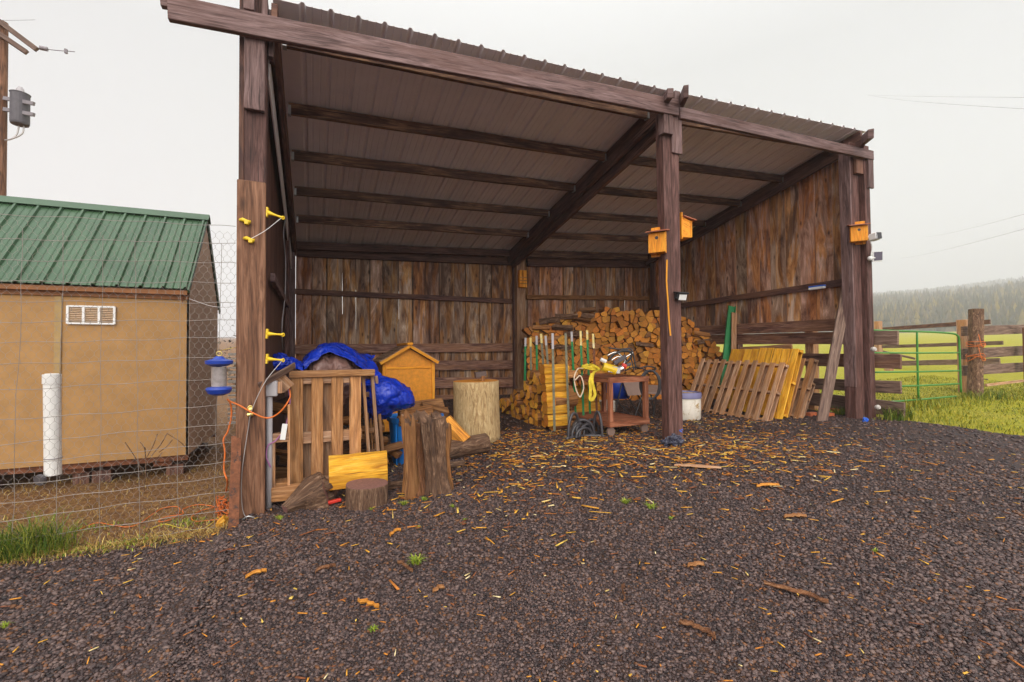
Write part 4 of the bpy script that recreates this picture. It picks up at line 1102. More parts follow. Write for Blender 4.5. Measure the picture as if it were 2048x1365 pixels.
for dx in (0, 10):
    b = MB(); b.tube(spline([atY(38+dx, 252, YP-.2), atY(34+dx, 268, YP-.2), atY(24, 278, YP-.2), atY(10, 281, YP-.1)], 6), .018, 6); b.build('drop_cable', M['wire'], up, smooth=True)
def wire(name, a, c, sag, label, rad=.012):
    pts = []
    for k in range(25):
        t = k/24; p = a.lerp(c, t); p.z -= sag*4*t*(1-t); pts.append(p)
    b = MB(); b.tube(pts, rad, 5); return tag(b.build(name, M['wiredark']), label, 'power line', 'power lines against the sky')
wire('power_line', atY(-260, 25, YP), atY(70, 40, YP+22), .1, 'faint power line at the far left edge above the crossarms', .012)
def far(px, py, d): v = ray(px, py).normalized(); return C0+v*d
wire('power_line', far(2230, 228, 26), far(1735, 190, 120), .3, 'lower of the two close power lines high in the right sky', .009)
wire('power_line', far(2230, 196, 26), far(1735, 190, 120), .1, 'upper of the two close power lines high in the right sky', .007)
wire('power_line', far(2230, 378, 26), far(1850, 474, 130), .3, 'upper of the two slanting power lines above the misty hills', .007)
wire('power_line', far(2230, 408, 26), far(1800, 517, 130), .3, 'lower of the two slanting power lines above the misty hills', .007)

# ================================================================== FIREWOOD STACKS
def clip(poly, a, n):
    """keep the side where (p-a).n < 0"""
    o = []
    for i in range(len(poly)):
        p, q = poly[i], poly[(i+1) % len(poly)]
        dp = (p[0]-a[0])*n[0]+(p[1]-a[1])*n[1]; dq = (q[0]-a[0])*n[0]+(q[1]-a[1])*n[1]
        if dp <= 0: o.append(p)
        if (dp < 0 < dq) or (dq < 0 < dp):
            t = dp/(dp-dq); o.append((p[0]+(q[0]-p[0])*t, p[1]+(q[1]-p[1])*t))
    return o
def cells(inside, s0, s1, z0, z1, cs, cz, rng):
    pts = []; z = z0-2*cz; row = 0
    while z < z1+2*cz:
        s = s0-2*cs+(cs/2 if row % 2 else 0)
        while s < s1+2*cs:
            pts.append((s+rng.uniform(-.48, .48)*cs, z+rng.uniform(-.46, .46)*cz)); s += cs*rng.uniform(.8, 1.2)
        z += cz; row += 1
    res = []
    for i, p in enumerate(pts):
        if not inside(*p): continue
        poly = [(p[0]-cs, p[1]-cs), (p[0]+cs, p[1]-cs), (p[0]+cs, p[1]+cs), (p[0]-cs, p[1]+cs)]
        for j, q in enumerate(pts):
            if i == j or abs(q[0]-p[0]) > 2.2*cs or abs(q[1]-p[1]) > 2.2*cs: continue
            d = (q[0]-p[0], q[1]-p[1]); poly = clip(poly, ((p[0]+q[0])/2, (p[1]+q[1])/2), d)
            if len(poly) < 3: break
        if len(poly) < 3: continue
        cx = sum(a[0] for a in poly)/len(poly); cz_ = sum(a[1] for a in poly)/len(poly)
        res.append(((cx, cz_), [(a[0]-cx, a[1]-cz_) for a in poly]))
    return res
def rounded(poly, sh, rng, rr=.25):
    """shrink, cut corners, subdivide with jitter"""
    o = []; n = len(poly)
    for i in range(n):
        p, q, r_ = poly[i-1], poly[i], poly[(i+1) % n]
        k = rr*.8 if rng.random() < .45 else .05
        o.append((q[0]+(p[0]-q[0])*k, q[1]+(p[1]-q[1])*k)); o.append((q[0]+(r_[0]-q[0])*k, q[1]+(r_[1]-q[1])*k))
    return [(x*sh*(1+rng.uniform(-.07, .05)), y*sh*(1+rng.uniform(-.07, .05))) for x, y in o]
LOGN = [0]
def log_obj(c, axis, L, poly, mats, label, group, rng, name='firewood_log', up=(0, 0, 1), front=0):
    """poly in (side, up) coordinates; c is the centre of the near end, axis points to the far end"""
    b = MB(); axis = Vector(axis).normalized()
    uo = (rng.uniform(-.12, .12), rng.uniform(-.12, .12))
    b.prism(c+axis*front, c+axis*(L+front), poly, rng.random(), 0, 1, 2, .12, uo, up, seed=rng.random()*50)
    o = b.build(name, mats); LOGN[0] += 1
    return tag(o, label, 'firewood', group)
def ccw(poly):
    a = sum(poly[i][0]*poly[(i+1) % len(poly)][1]-poly[(i+1) % len(poly)][0]*poly[i][1] for i in range(len(poly)))
    return poly if a > 0 else poly[::-1]
# -- big stack along the back: face from A (left, far) to B (right, nearer)
PA, PB = Vector((5.35, 4.75, 0)), Vector((9.98, 3.55, 0))
sd_ = (PB-PA).normalized(); nn_ = Vector((sd_.y, -sd_.x, 0))       # nn_ points toward the camera
axis_ = -nn_
top_px = [(1052, 655), (1068, 650), (1090, 642), (1110, 637), (1135, 630), (1165, 624), (1185, 617), (1240, 616), (1290, 618), (1325, 620), (1362, 632), (1382, 640), (1392, 652), (1402, 662), (1420, 668), (1432, 680), (1437, 700)]
tops = []
for p in top_px:
    q = atP(p[0], p[1], PA, nn_); tops.append(((q-PA).dot(sd_), q.z))
ts, tz = [a[0] for a in tops], [a[1] for a in tops]
def ins(s, z): return ts[0] < s < ts[-1] and z < np.interp(s, ts, tz)-.05 and z > .30
rng = random.Random(21)
cl = cells(ins, ts[0], ts[-1], .30, max(tz), .150, .130, rng)
info = []
for (c, poly) in cl:
    P3 = PA+sd_*c[0]; P3.z = c[1]; px, py = proj(P3)
    hid = (1322 < px < 1366) or (py > 735 and px < 1300) or py > 770
    if px < 1190 and py > 700: hid = True
    info.append((hid, (P3-C0).length, c, poly, P3, px, py))
info.sort(key=lambda t: (t[0], t[1]))
NIND = 0
rest = MB()
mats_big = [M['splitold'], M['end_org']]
for (hid, d, c, poly, P3, px, py) in info:
    pl = ccw(rounded(poly, .94, rng)); Lg = rng.uniform(.36, .46); fr_ = rng.gauss(0, .042)
    # prism side axis = axis x up ; axis_ x z  = direction; mirror x to follow sd_
    sidev = axis_.cross(Vector((0, 0, 1))); sgn = 1 if sidev.dot(sd_) > 0 else -1
    pl = ccw([(sgn*x, y) for x, y in pl])
    ax_ = axis_+Vector((rng.uniform(-.05, .05), rng.uniform(-.05, .05), rng.uniform(-.04, .04)))
    if NIND < 222 and not hid:
        if px > 1366: lb, gr_ = 'split firewood log in the stack right of the middle post', 'firewood stack right of the middle post'
        elif py < 650: lb, gr_ = 'split firewood log in the upper rows of the tall stack left of the middle post', 'upper rows of the tall firewood stack'
        else: lb, gr_ = 'split firewood log in the lower rows of the tall stack left of the middle post', 'lower rows of the tall firewood stack'
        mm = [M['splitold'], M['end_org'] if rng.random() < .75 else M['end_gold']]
        if rng.random() < .06: mm = [M['bark'], M['splitold']]
        log_obj(P3, ax_, Lg, pl, mm, lb, gr_, rng, front=fr_)
        NIND += 1
    else:
        rest.prism(P3+axis_*fr_, P3+axis_*(fr_+Lg), pl, rng.random(), 0, 1, 2, .1, (rng.uniform(-.1, .1), rng.uniform(-.1, .1)))
o = rest.build('firewood_stack_rest', mats_big); tag(o, 'mass of split firewood low in the tall stack behind the cart and post', 'firewood', kind='stuff')
# lengthwise logs on the left shoulder of the stack
def splitpoly(r_, rng):
    k = rng.choice((3, 4, 5)); a0 = rng.uniform(0, 6.28); o = []
    for j in range(k):
        t = a0+6.283*j/k+rng.uniform(-.25, .25); o.append((r_*math.cos(t)*rng.uniform(.8, 1.15), r_*math.sin(t)*rng.uniform(.8, 1.15)))
    return ccw(rounded(o, 1, rng, .22))
for (px, py, dx, L) in ((1098, 642, 24, .5), (1135, 634, 40, .55), (1172, 630, 30, .5), (1085, 656, 34, .42), (1128, 656, 30, .5), (1115, 676, 36, .5), (1150, 668, 30, .45), (1120, 694, 34, .5), (1160, 640, 30, .45), (1175, 621, 24, .4), (1290, 690, 30, .45), (1405, 669, 26, .5), (1410, 683, 30, .5)):
    q = atP(px, py, PA+nn_*.03, nn_)-nn_*.0; q = q+nn_*.02
    q1 = q+sd_*rng.uniform(-.05, .05)
    ax_ = sd_*1+Vector((0, rng.uniform(-.3, .3), rng.uniform(-.18, .18)))
    side = 'crossways log lying in the left shoulder of the tall firewood stack' if px < 1200 else 'crossways log lying among the log ends right of the tall stack'
    log_obj(q1-ax_.normalized()*L/2, ax_, L, splitpoly(rng.uniform(.06, .085), rng), [M['splitold'] if rng.random() < .7 else M['bark'], M['end_org']], side, 'crossways logs '+('left' if px < 1200 else 'right'), rng)
# -- small near stack: ends face left, logs run to the right
n0 = g(1104, 864); f0 = g(990, 822)
XS = n0.x
topn = [(n0.y-.02, atX(1088, 745, XS).z), (atX(1060, 742, XS).y, atX(1060, 742, XS).z), (atX(1046, 770, XS).y, atX(1046, 770, XS).z), (atX(1030, 785, XS).y, atX(1030, 785, XS).z), (atX(1005, 800, XS).y, atX(1005, 800, XS).z)]
tys, tzs = [a[0] for a in topn], [a[1] for a in topn]
def ins2(y, z): return tys[0] < y < tys[-1]+.15 and z < np.interp(y, tys, tzs)-.02 and z > G(XS, y)+.0
cl2 = cells(ins2, tys[0], tys[-1]+.1, .2, max(tzs), .165, .145, rng)
for (c, poly) in cl2:
    P3 = Vector((XS, c[0], c[1])); pl = ccw([(-x, y) for x, y in rounded(poly, .86, rng)])
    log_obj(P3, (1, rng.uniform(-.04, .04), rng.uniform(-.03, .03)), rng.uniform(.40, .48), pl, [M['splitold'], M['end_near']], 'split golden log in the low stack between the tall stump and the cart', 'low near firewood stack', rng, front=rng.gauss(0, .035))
# column of long yellow splits at the near end of that stack
for i, (yt, yb) in enumerate(((729, 748), (748, 766), (767, 782), (784, 803), (803, 828), (830, 852))):
    a0, a1 = atY(1088+i*1.5, yt, n0.y-.05), atY(1134, yb, n0.y-.05); h = (a0.z-a1.z)*.96
    pl = [(-.10, -h/2), (.085, -h/2*.9), (.10, h*.1), (.06, h/2), (-.05, h/2*.95), (-.10, h*.2)]
    words = ('topmost', 'second from the top', 'third from the top', 'third from the bottom', 'second from the bottom', 'bottom')[i]
    zc = (a0.z+a1.z)/2
    log_obj(Vector((a0.x, n0.y+.02, zc)), (1, -.03, 0), a1.x-a0.x+.02, ccw(pl), [M['yellow'], M['end_gold']], 'bright yellow split log, %s in the near column beside the steel posts' % words, 'near column of yellow split logs', rng)
for i, (x0, x1, yt, yb) in enumerate(((1150, 1180, 773, 783), (1149, 1199, 784, 806), (1149, 1202, 807, 829))):
    a0, a1 = atY(x0, yt, n0.y+.35), atY(x1, yb, n0.y+.35); h = (a0.z-a1.z)*.96
    pl = [(-.09, -h/2), (.085, -h/2), (.10, h*.1), (.05, h/2), (-.08, h/2)]
    log_obj(Vector((a0.x, n0.y+.45, (a0.z+a1.z)/2)), (1, 0, 0), a1.x-a0.x, ccw(pl), [M['yellow'], M['end_gold']], 'bright yellow split log behind the cart legs, %s of three' % ('top', 'middle', 'bottom')[i], 'yellow split logs behind the cart', rng)

# ================================================================== STEEL FENCE POSTS leaning on the stack
def tpost(xt, yt, xb, yb, Y, top, low, label):
    if yb < 760 and xb < 1100: Y = atX(xb, yb, XS+.16).y
    a, c = atY(xt, yt, Y), atY(xb, yb, Y-.12 if yb > 760 else Y)
    if yb < 760:
        dd = (c-a).normalized(); c = c+dd*((G(c.x, c.y)-c.z)/dd.z)
    t = thing('steel_post', label, 'fence post', c, 'steel fence posts leaning by the firewood')
    d = (a-c); k = a-d.normalized()*(.17 if yb < 760 else .26)
    for (p, q, mt, nm) in ((c, k, low, 'shaft'), (k, a, top, 'painted_tip')):
        b = MB(); b.beam(p, q, .042, .006, (0, 1, 0)); b.beam(p+Vector((0, .016, 0)), q+Vector((0, .016, 0)), .006, .030, (0, 1, 0)); 
        if nm == 'shaft':
            L = (q-p).length; n = int(L/.09)
            for i in range(n): 
                s_ = p+(q-p)*(i/n); b.beam(s_+Vector((0, -.006, 0)), s_+Vector((0, -.006, .02)), .012, .006, (0, 1, 0))
        b.build(nm, mt, t)
gw, gs_ = M['white'], M['gsteel']
Yb = n0.y+.55
wg = M['grey']; db = plain('olive steel', (.20, .19, .13), .5, .3, var=.3); yw = plain('yellow white paint', (.72, .55, .18), .5, c2=(.7, .65, .55), var=.2)
for (a_) in ((1051, 676, 1050, 748, Yb+.6, wg, gs_, 'short green steel post leftmost against the shed post, grey tip'), (1061, 676, 1062, 745, Yb+.55, yw, db, 'short steel post with rusty cream tip, second from the left'),
             (1073, 672, 1074, 742, Yb+.5, wg, gs_, 'short green steel post third from the left'), (1082, 668, 1087, 738, Yb+.4, yw, db, 'slightly leaning tan steel post, fourth from the left'),
             (1091, 672, 1096, 734, Yb+.4, wg, db, 'grey-tipped steel post just left of the long post'), (1105, 667, 1109, 863, n0.y-.16, wg, db, 'longest steel post, standing on the gravel before the log column'),
             (1131, 667, 1138, 858, n0.y-.12, db, db, 'dark olive steel post at the right edge of the log column'), (1143, 664, 1147, 744, n0.y+.1, wg, gs_, 'bright green steel post with white tip'),
             (1161, 662, 1167, 832, n0.y+.12, yw, gs_, 'green steel post with yellow tip behind the yellow strap'), (1174, 661, 1177, 742, n0.y+.12, yw, gs_, 'pale green steel post left of the rightmost'),
             (1186, 668, 1194, 828, n0.y+.14, yw, M['rust'], 'rusty steel post with peeling white tip, rightmost of the leaning posts')):
    tpost(*a_)

# ================================================================== PALLETS, TARP PILE, LEFT CLUTTER
def bpx(b, x0, y0, x1, y1, Y, th, r_=None, axis=None):
    a, c = atY(x0, y0, Y), atY(x1, y1, Y); b.box(min(a.x, c.x), max(a.x, c.x), Y, Y+th, c.z, a.z, r_, 0, axis)
YPL = .35
pt = thing('wooden_pallet', 'brown wooden pallet standing upright before the tarp pile', 'pallet', atY(660, 995, YPL), 'pallets at the left end of the shed')
for (x0, x1, y0, y1) in ((581, 606, 752, 986), (623, 646, 750, 980), (663, 686, 750, 975), (699, 722, 748, 972)):
    b = MB(); bpx(b, x0, y0, x1, y1, YPL, .018); b.build('slat', M['pallet'], pt, bevel=.003)
for (y0, y1, x1) in ((752, 765, 722), (868, 879, 724), (962, 974, 722)):
    b = MB(); bpx(b, 581, y0, x1, y1, YPL+.020, .085); b.build('stringer', M['pallet_grey'], pt, bevel=.003)
b = MB(); bpx(b, 578, 743, 750, 752, YPL-.03, .15); b.build('top_board', M['pallet'], pt, bevel=.004)
for (x0, x1, y0, y1) in ((607, 624, 760, 985), (645, 664, 765, 980)):
    b = MB(); bpx(b, x0, y0, x1, y1, YPL+.11, .018); b.build('rear_slat', M['pallet_grey'], pt, bevel=.003)
# second pallet seen from its edge
p2 = thing('wooden_pallet', 'greyed pallet standing edge-on right of the upright brown pallet', 'pallet', atY(745, 930, YPL+.2), 'pallets at the left end of the shed')
for (xa, xb, ya, yb) in ((724, 731, 752, 912), (742, 750, 752, 908)):
    b = MB(); A_, B_ = atY(xa+2, ya, YPL+.12), atY(xb+6, yb, YPL+.12); b.beam(A_, B_, .035, .10, (0, 1, 0)); b.build('stringer', M['pallet_grey'], p2, bevel=.003)
b = MB(); b.beam(atY(752, 752, YPL+.3), atY(765, 910, YPL+.25), .035, .09, (0, 1, 0)); b.build('stringer', M['pallet_grey'], p2, bevel=.003)
for i, (x, y) in enumerate(((732, 790), (735, 862), (738, 905))):
    b = MB(); b.beam(atY(x-4, y, YPL+.14), atY(x+24, y-3, YPL+.35), .02, .06, (0, 0, 1)); b.build('slat', M['pallet_grey'], p2, bevel=.002)
for i in range(3):
    b = MB(); b.beam(atY(734+i*5, 800, YPL+.4+.1*i), atY(739+i*6, 905, YPL+.3+.1*i), .018, .06, (0, 1, 0)); b.build('slat', M['pallet'], p2, bevel=.002)
# small frame at the far left
p3 = thing('scrap_crate', 'small open wooden crate at the foot of the grey conduit', 'crate', atY(570, 998, .15), None)
b = MB(); bpx(b, 541, 977, 606, 998, .10, .09); b.build('bottom_rail', M['pallet'], p3, bevel=.004)
for (x0, x1, y0) in ((544, 550, 870), (575, 580, 810)):
    b = MB(); bpx(b, x0, y0, x1, 977, .14, .05); b.build('upright', M['pallet_grey'], p3, bevel=.003)
b = MB(); bpx(b, 545, 868, 578, 884, .135, .05); b.build('cross_rail', M['pallet_grey'], p3, bevel=.003)
b = MB(); bpx(b, 545, 968, 578, 977, .2, .2); b.build('base_board', M['pallet'], p3, bevel=.003)
# white tag
b = MB(); b.beam(atY(570, 848, .07), atY(565, 880, .07), .05, .004, (0, 1, 0)); tag(b.build('paper_tag', M['white']), 'white printed paper tag hanging on the purple cord', 'tag')
# stuff inside the left clutter: logs and sticks
random.seed(31); rng = random.Random(8)
spots = [(560, 905), (562, 945), (592, 925), (635, 900), (640, 960), (655, 845), (655, 925), (692, 835), (693, 870), (692, 905), (692, 945), (728, 860), (735, 935), (612, 840), (650, 800), (750, 880), (772, 900), (712, 800), (560, 820), (640, 985)]
for i, (px, py) in enumerate(spots):
    Y = YPL+.45+R(0, .5); q = atY(px, py, Y)
    an = R(-.5, .5); ax_ = Vector((math.cos(an), .3*R(-1, 1), math.sin(an)*.6))
    log_obj(q-ax_*.2, ax_, R(.35, .5), splitpoly(R(.05, .09), rng), [M['splitold'], M['end_org']], 'split log in the dark heap behind the upright brown pallet', 'logs heaped behind the brown pallet', rng)
# a dark backing heap: crates of scrap wood
hp = MB()
for i in range(26):
    px, py = R(548, 770), R(775, 985); q = atY(px, py, YPL+1.0+R(0, .4)); an = R(-.6, .6)
    ax_ = Vector((math.cos(an), R(-.4, .4), math.sin(an)))
    o_ = MB(); o_.beam(q-ax_*R(.2, .5), q+ax_*R(.2, .5), R(.02, .05), R(.06, .15)); tag(o_.build('scrap_board', M['dark']), 'dark scrap board jumbled under the brown tarp', 'board', 'scrap boards under the tarp')
# brown tarp mound
def row(pts, Y): return [atY(x, y, Y+dy) for (x, y, dy) in pts]
ctrl = [row([(586, 720, .3), (606, 712, .2), (630, 700, .1), (655, 690, .1), (680, 694, .15), (712, 712, .25), (745, 735, .5)], YPL+.55),
        row([(590, 730, .15), (606, 735, 0), (628, 725, -.1), (655, 715, -.1), (682, 716, -.1), (714, 728, 0), (745, 750, .2)], YPL+.45),
        row([(588, 770, .1), (606, 770, -.05), (630, 775, -.15), (655, 770, -.12), (682, 770, -.14), (712, 775, -.05), (742, 780, .15)], YPL+.40),
        row([(592, 830, .15), (608, 830, .05), (632, 835, -.02), (655, 828, .0), (682, 825, -.02), (712, 820, .1), (738, 815, .3)], YPL+.42),
        row([(600, 870, .3), (612, 880, .2), (634, 872, .15), (655, 862, .2), (680, 850, .2), (708, 842, .3), (730, 838, .4)], YPL+.45)]
tb = cloth('brown_tarp', ctrl, M['tarpbrown'], nu=7, nv=7, amp=.040, fs=2.6, seed=3)
tag(tb, 'shiny brown tarp over the heap behind the upright pallet', 'tarp')
# blue tarp: cap over the mound
ctrl = [row([(604, 716, .25), (622, 698, .3), (645, 684, .35), (668, 684, .4), (700, 692, .5), (726, 703, .6), (752, 708, .7)], YPL+.5),
        row([(602, 722, .0), (620, 706, .0), (642, 690, .05), (668, 686, .1), (700, 700, .1), (728, 716, .25), (748, 716, .5)], YPL+.45),
        row([(604, 728, -.12), (620, 716, -.12), (645, 698, -.1), (668, 696, -.1), (702, 712, -.1), (735, 735, 0), (764, 748, .2)], YPL+.42),
        row([(606, 742, -.16), (622, 722, -.18), (645, 705, -.16), (668, 703, -.16), (704, 722, -.16), (738, 746, -.05), (768, 754, .1)], YPL+.42)]
cloth_cap = cloth('blue_tarp', ctrl, M['tarp'], nu=7, nv=5, amp=.035, fs=3, seed=8)
tag(cloth_cap, 'blue tarp draped along the top of the brown tarp heap', 'tarp')
ctrl = [row([(722, 752, .3), (745, 752, .25), (775, 752, .2), (800, 762, .2), (822, 772, .3)], YPL+.3),
        row([(720, 775, .1), (745, 768, -.05), (775, 765, -.1), (802, 775, -.05), (828, 788, .1)], YPL+.25),
        row([(722, 800, .1), (748, 795, -.12), (775, 792, -.18), (806, 800, -.1), (834, 808, .1)], YPL+.25),
        row([(728, 830, .15), (752, 830, -.05), (778, 818, -.12), (806, 815, -.05), (832, 814, .1)], YPL+.28),
        row([(740, 848, .3), (757, 846, .2), (776, 840, .1), (802, 822, .15), (826, 818, .2)], YPL+.35)]
tb2 = cloth('blue_tarp', ctrl, M['tarp'], nu=8, nv=8, amp=.034, fs=3.4, seed=15)
tag(tb2, 'bulging blue tarp hanging to the right of the pallets by the yellow kennel', 'tarp')
ctrl = [row([(542, 712, .1), (560, 704, .1), (580, 710, .2), (606, 722, .3)], YPL+.2),
        row([(545, 725, 0), (562, 722, 0), (584, 722, .1), (608, 732, .1)], YPL+.12),
        row([(548, 742, 0), (566, 740, .0), (588, 738, .05), (606, 740, .0)], YPL+.14)]
tb3 = cloth('blue_tarp', ctrl, M['tarp'], nu=7, nv=7, amp=.03, fs=8, seed=23)
tag(tb3, 'crumpled end of blue tarp beside the left post under a yellow insulator', 'tarp')
ctrl = [row([(578, 760, .1), (590, 762, .1)], YPL+.3), row([(577, 800, .1), (590, 800, .1)], YPL+.3), row([(580, 830, .1), (586, 830, .1)], YPL+.3)]
tag(cloth('blue_tarp', ctrl, M['tarp'], nu=5, nv=6, amp=.015, fs=8, seed=30), 'narrow strip of blue tarp hanging left of the first pallet slat', 'tarp')

# ---- kennel-like yellow house
YK = 3.1
k0, k1 = atY(766, 760, YK), atY(868, 760, YK); ka = atY(822, 690, YK)
kz = G(3, YK)
zw = atY(800, 727, YK).z; zap = atY(822, 697, YK).z; kd = 1.0
kn = thing('wooden_kennel', 'yellow wooden kennel with shingled gable roof by the blue tarp', 'kennel', ((k0.x+k1.x)/2, YK, kz))
xm = (k0.x+k1.x)/2
poly = [(k0.x, kz), (k1.x, kz), (k1.x, zw), (xm, zap), (k0.x, zw)]
b = MB()
for yy in (YK, YK+.02):
    for (x, z) in poly: b.v.append(Vector((x, yy, z)))
b.face((0, 1, 2, 3, 4), tuple(poly), .5); b.face((9, 8, 7, 6, 5), tuple(poly[::-1]), .5)
for j in range(5): k = (j+1) % 5; b.face((j, k, 5+k, 5+j)[::-1], ((0, 0), (1, 0), (1, 1), (0, 1)), .5)
b.build('front_wall', M['gold'], kn)
b = MB(); b.box(k0.x-.012, k0.x+.045, YK-.02, YK-.002, kz, zw); b.box(k1.x-.045, k1.x+.012, YK-.02, YK-.002, kz, zw); b.box(k0.x+.047, k1.x-.047, YK-.018, YK-.002, zw-.10, zw-.06)
b.build('trim', M['goldtrim'], kn, bevel=.003)
b = MB(); b.box(k0.x, k0.x+.02, YK+.022, YK+kd, kz, zw); b.build('side_wall', M['gold'], kn)
b = MB(); b.box(k1.x-.02, k1.x, YK+.022, YK+kd, kz, zw); b.build('side_wall', M['gold'], kn)
b = MB(); b.box(k0.x+.021, k1.x-.021, YK+kd-.02, YK+kd, kz, zw); b.build('rear_wall', M['gold'], kn)
pe = (k1.x-k0.x)/2+.06; sl = (zap-zw)/((k1.x-k0.x)/2)
for sg in (-1, 1):
    b = MB(); n = 6
    for i in range(n):
        t0, t1 = i/n, (i+1.25)/n
        xa, xb2 = xm+sg*pe*t0, xm+sg*pe*min(t1, 1.03)
        za, zb2 = zap+.055-sl*pe*t0-.0+.0, zap+.055-sl*pe*min(t1, 1.03)+.012
        for j in range(7):
            y0_ = YK-.10+j*(kd+.15)/7
            b.beam((xa, y0_+.08, za+.008), (xb2, y0_+.08, zb2+.012), (kd+.15)/7-.006, .014, (0, 0, 1))
    b.build('shingle_slope', M['shingle'], kn)
    b = MB(); b.beam((xm, YK-.105, zap+.035), (xm+sg*pe, YK-.105, zap+.035-sl*pe), .025, .05, (0, 0, 1)); b.build('barge_board', M['goldtrim'], kn, bevel=.002)
b = MB(); b.box(xm-.05, xm+.05, YK-.13, YK+kd+.05, zap+.055, zap+.10); b.build('ridge_block', M['goldtrim'], kn, bevel=.006)

# ---- stumps
def stump(p0, p1, rads, k, lob, mats, name, label, parent=None, seed=0, sy=1, n=7, cat='stump', smooth=True, endlab=None, topn=0.0):
    b = MB(); p0 = Vector(p0); p1 = Vector(p1); ax_ = (p1-p0); L = ax_.length; d = ax_.normalized()
    up = Vector((0, 1, 0)) if abs(d.z) > .7 else Vector((0, 0, 1)); a = d.cross(up).normalized(); c = a.cross(d).normalized()
    b0 = 0
    for i in range(n+1):
        t = i/n; r_ = np.interp(t, np.linspace(0, 1, len(rads)), rads)
        for j in range(k):
            th = 2*math.pi*j/k
            q = r_*(1+lob*mn.noise(Vector((math.cos(th)*1.7+seed, math.sin(th)*1.7, seed+t*.5)))+.25*lob*mn.noise(Vector((math.cos(th)*6+seed, math.sin(th)*6, t*3))))
            e = topn*mn.noise(Vector((math.cos(th)*2+seed, math.sin(th)*2, 7))) if i == n else 0
            b.v.append(p0+d*(L*t+e)+a*(q*math.cos(th))+c*(q*math.sin(th)*sy))
    for i in range(n):
        for j in range(k):
            j2 = (j+1) % k; b.face((i*k+j, i*k+j2, (i+1)*k+j2, (i+1)*k+j)[::-1] if False else (i*k+j, i*k+j2, (i+1)*k+j2, (i+1)*k+j), ((L*i/n, j*.05), (L*i/n, j*.05+.05), (L*(i+1)/n, j*.05+.05), (L*(i+1)/n, j*.05)), .3+seed*.01, 0)
    side = b.build(name if parent is None else 'bark', mats[0], parent, smooth=smooth) if False else None
    e = n*k
    cen = sum((b.v[e+j] for j in range(k)), Vector())/k; b.v.append(cen-d*.004)
    for j in range(k):
        j2 = (j+1) % k
        def uvp(v): w = v-cen; return (w.dot(a), w.dot(c))
        b.face((e+j, e+j2, len(b.v)-1), (uvp(b.v[e+j]), uvp(b.v[e+j2]), (0, 0)), .4, 1)
    b.face(tuple(range(k))[::-1], tuple(((b.v[j]-p0).dot(a), (b.v[j]-p0).dot(c)) for j in range(k))[::-1], .4, 1)
    o = b.build(name, mats, parent)
    o.data.polygons.foreach_set('use_smooth', [len(f) == 4 and smooth for f in b.f])
    return tag(o, label, cat) if parent is None else o
# low round stump in front
q = g(737, 1018); qx = atY(693, 990, q.y+.12).x; qx2 = atY(780, 990, q.y+.12).x; rr = (qx2-qx)/2
zt = atY(735, 965, q.y+rr).z
stump((q.x, q.y+rr*.8, q.z-.03), (q.x+.005, q.y+rr*.8, zt), [rr*1.02, rr, rr*.99], 40, .05, [M['bark'], M['end_grey']], 'round_stump', 'short round stump with barked side and dark sawn top in front of the pallets', seed=4)
# split yellow slab standing behind it
A_, B_ = atY(658, 915, q.y+rr*1.9), atY(775, 968, q.y+rr*1.9)
b = MB(); h = A_.z-B_.z; zc = (A_.z+B_.z)/2
pl = [(-.07, -h/2), (.07, -h/2), (.08, -h*.1), (.05, h/2), (-.02, h/2*.96), (-.09, h*.1)]
b.prism((A_.x, q.y+rr*1.9+.07, zc), (B_.x, q.y+rr*1.9+.07, zc+.01), ccw(pl), .2, 0, 1, 6, .06)
tag(b.build('split_log', [M['yellow'], M['end_gold']]), 'bright yellow split log lying sideways above the round stump', 'log')
# big pale round
q = g(950, 893)+Vector((.16, 0, 0)); x0, x1 = atY(906, 830, q.y+.3).x, atY(994, 830, q.y+.3).x; r_ = (x1-x0)/2; zt = atY(950, 762, q.y+r_).z
big = stump((q.x, q.y+r_, q.z-.03), (q.x-.015, q.y+r_, zt), [r_*1.03, r_, r_*.99], 48, .03, [M['barkpale'], M['end_gold']], 'tall_stump', 'tall pale debarked chopping stump with rusty wedge on top', seed=9)
qa = Vector((q.x+.02, q.y+r_, zt))
ah = thing('splitting_wedge', 'dark splitting wedge lying on top of the tall pale stump', 'wedge', qa)
b = MB(); b.beam(qa+Vector((-.07, -.05, .09)), qa+Vector((.12, -.05, .12)), .08, .10, (0, 0, 1), taper=.8); b.build('head', M['axe'], ah, bevel=.008)
b = MB(); b.tube([qa+Vector((.06, -.07, .0)), qa+Vector((.06, -.07, .08))], .035, 8); b.build('socket', M['splitold'], ah)
# torn hollow stump
q = g(858, 1000); zt = atY(858, 838, q.y+.2).z; x0, x1 = atY(812, 920, q.y+.2).x, atY(900, 920, q.y+.2).x; w = x1-x0
hs_ = thing('hollow_stump', 'tall torn stump with red-brown hollow standing before the blue bin', 'stump', (q.x, q.y+.2, q.z))
lobes = ((-.38, .0, .13, -.01), (-.17, .22, .20, -.03), (.12, -.04, .24, .0), (.34, .10, .15, -.07), (-.30, .34, .20, .02), (.12, .36, .27, .02), (-.02, .02, .09, -.05))
for i, (dx, dy, rr_, dz_) in enumerate(lobes):
    rr_ = rr_*w*.95
    cx_ = (x0+x1)/2+dx*w
    mt_ = M['barkred'] if i in (1, 6) else M['bark'] if i in (2, 5) else M['splitold']
    o = stump((cx_+.02*i*.3, q.y+.16+dy*.5, q.z-.03), (cx_-.01, q.y+.2+dy*.5, zt+dz_-.02*abs(dx)), [rr_*1.35, rr_*1.0, rr_*.9, rr_*1.0, rr_*1.05], 28, .95, [mt_, M['bark']], 'bark_column', None, hs_, seed=i*3.3+1, n=16, topn=.16)
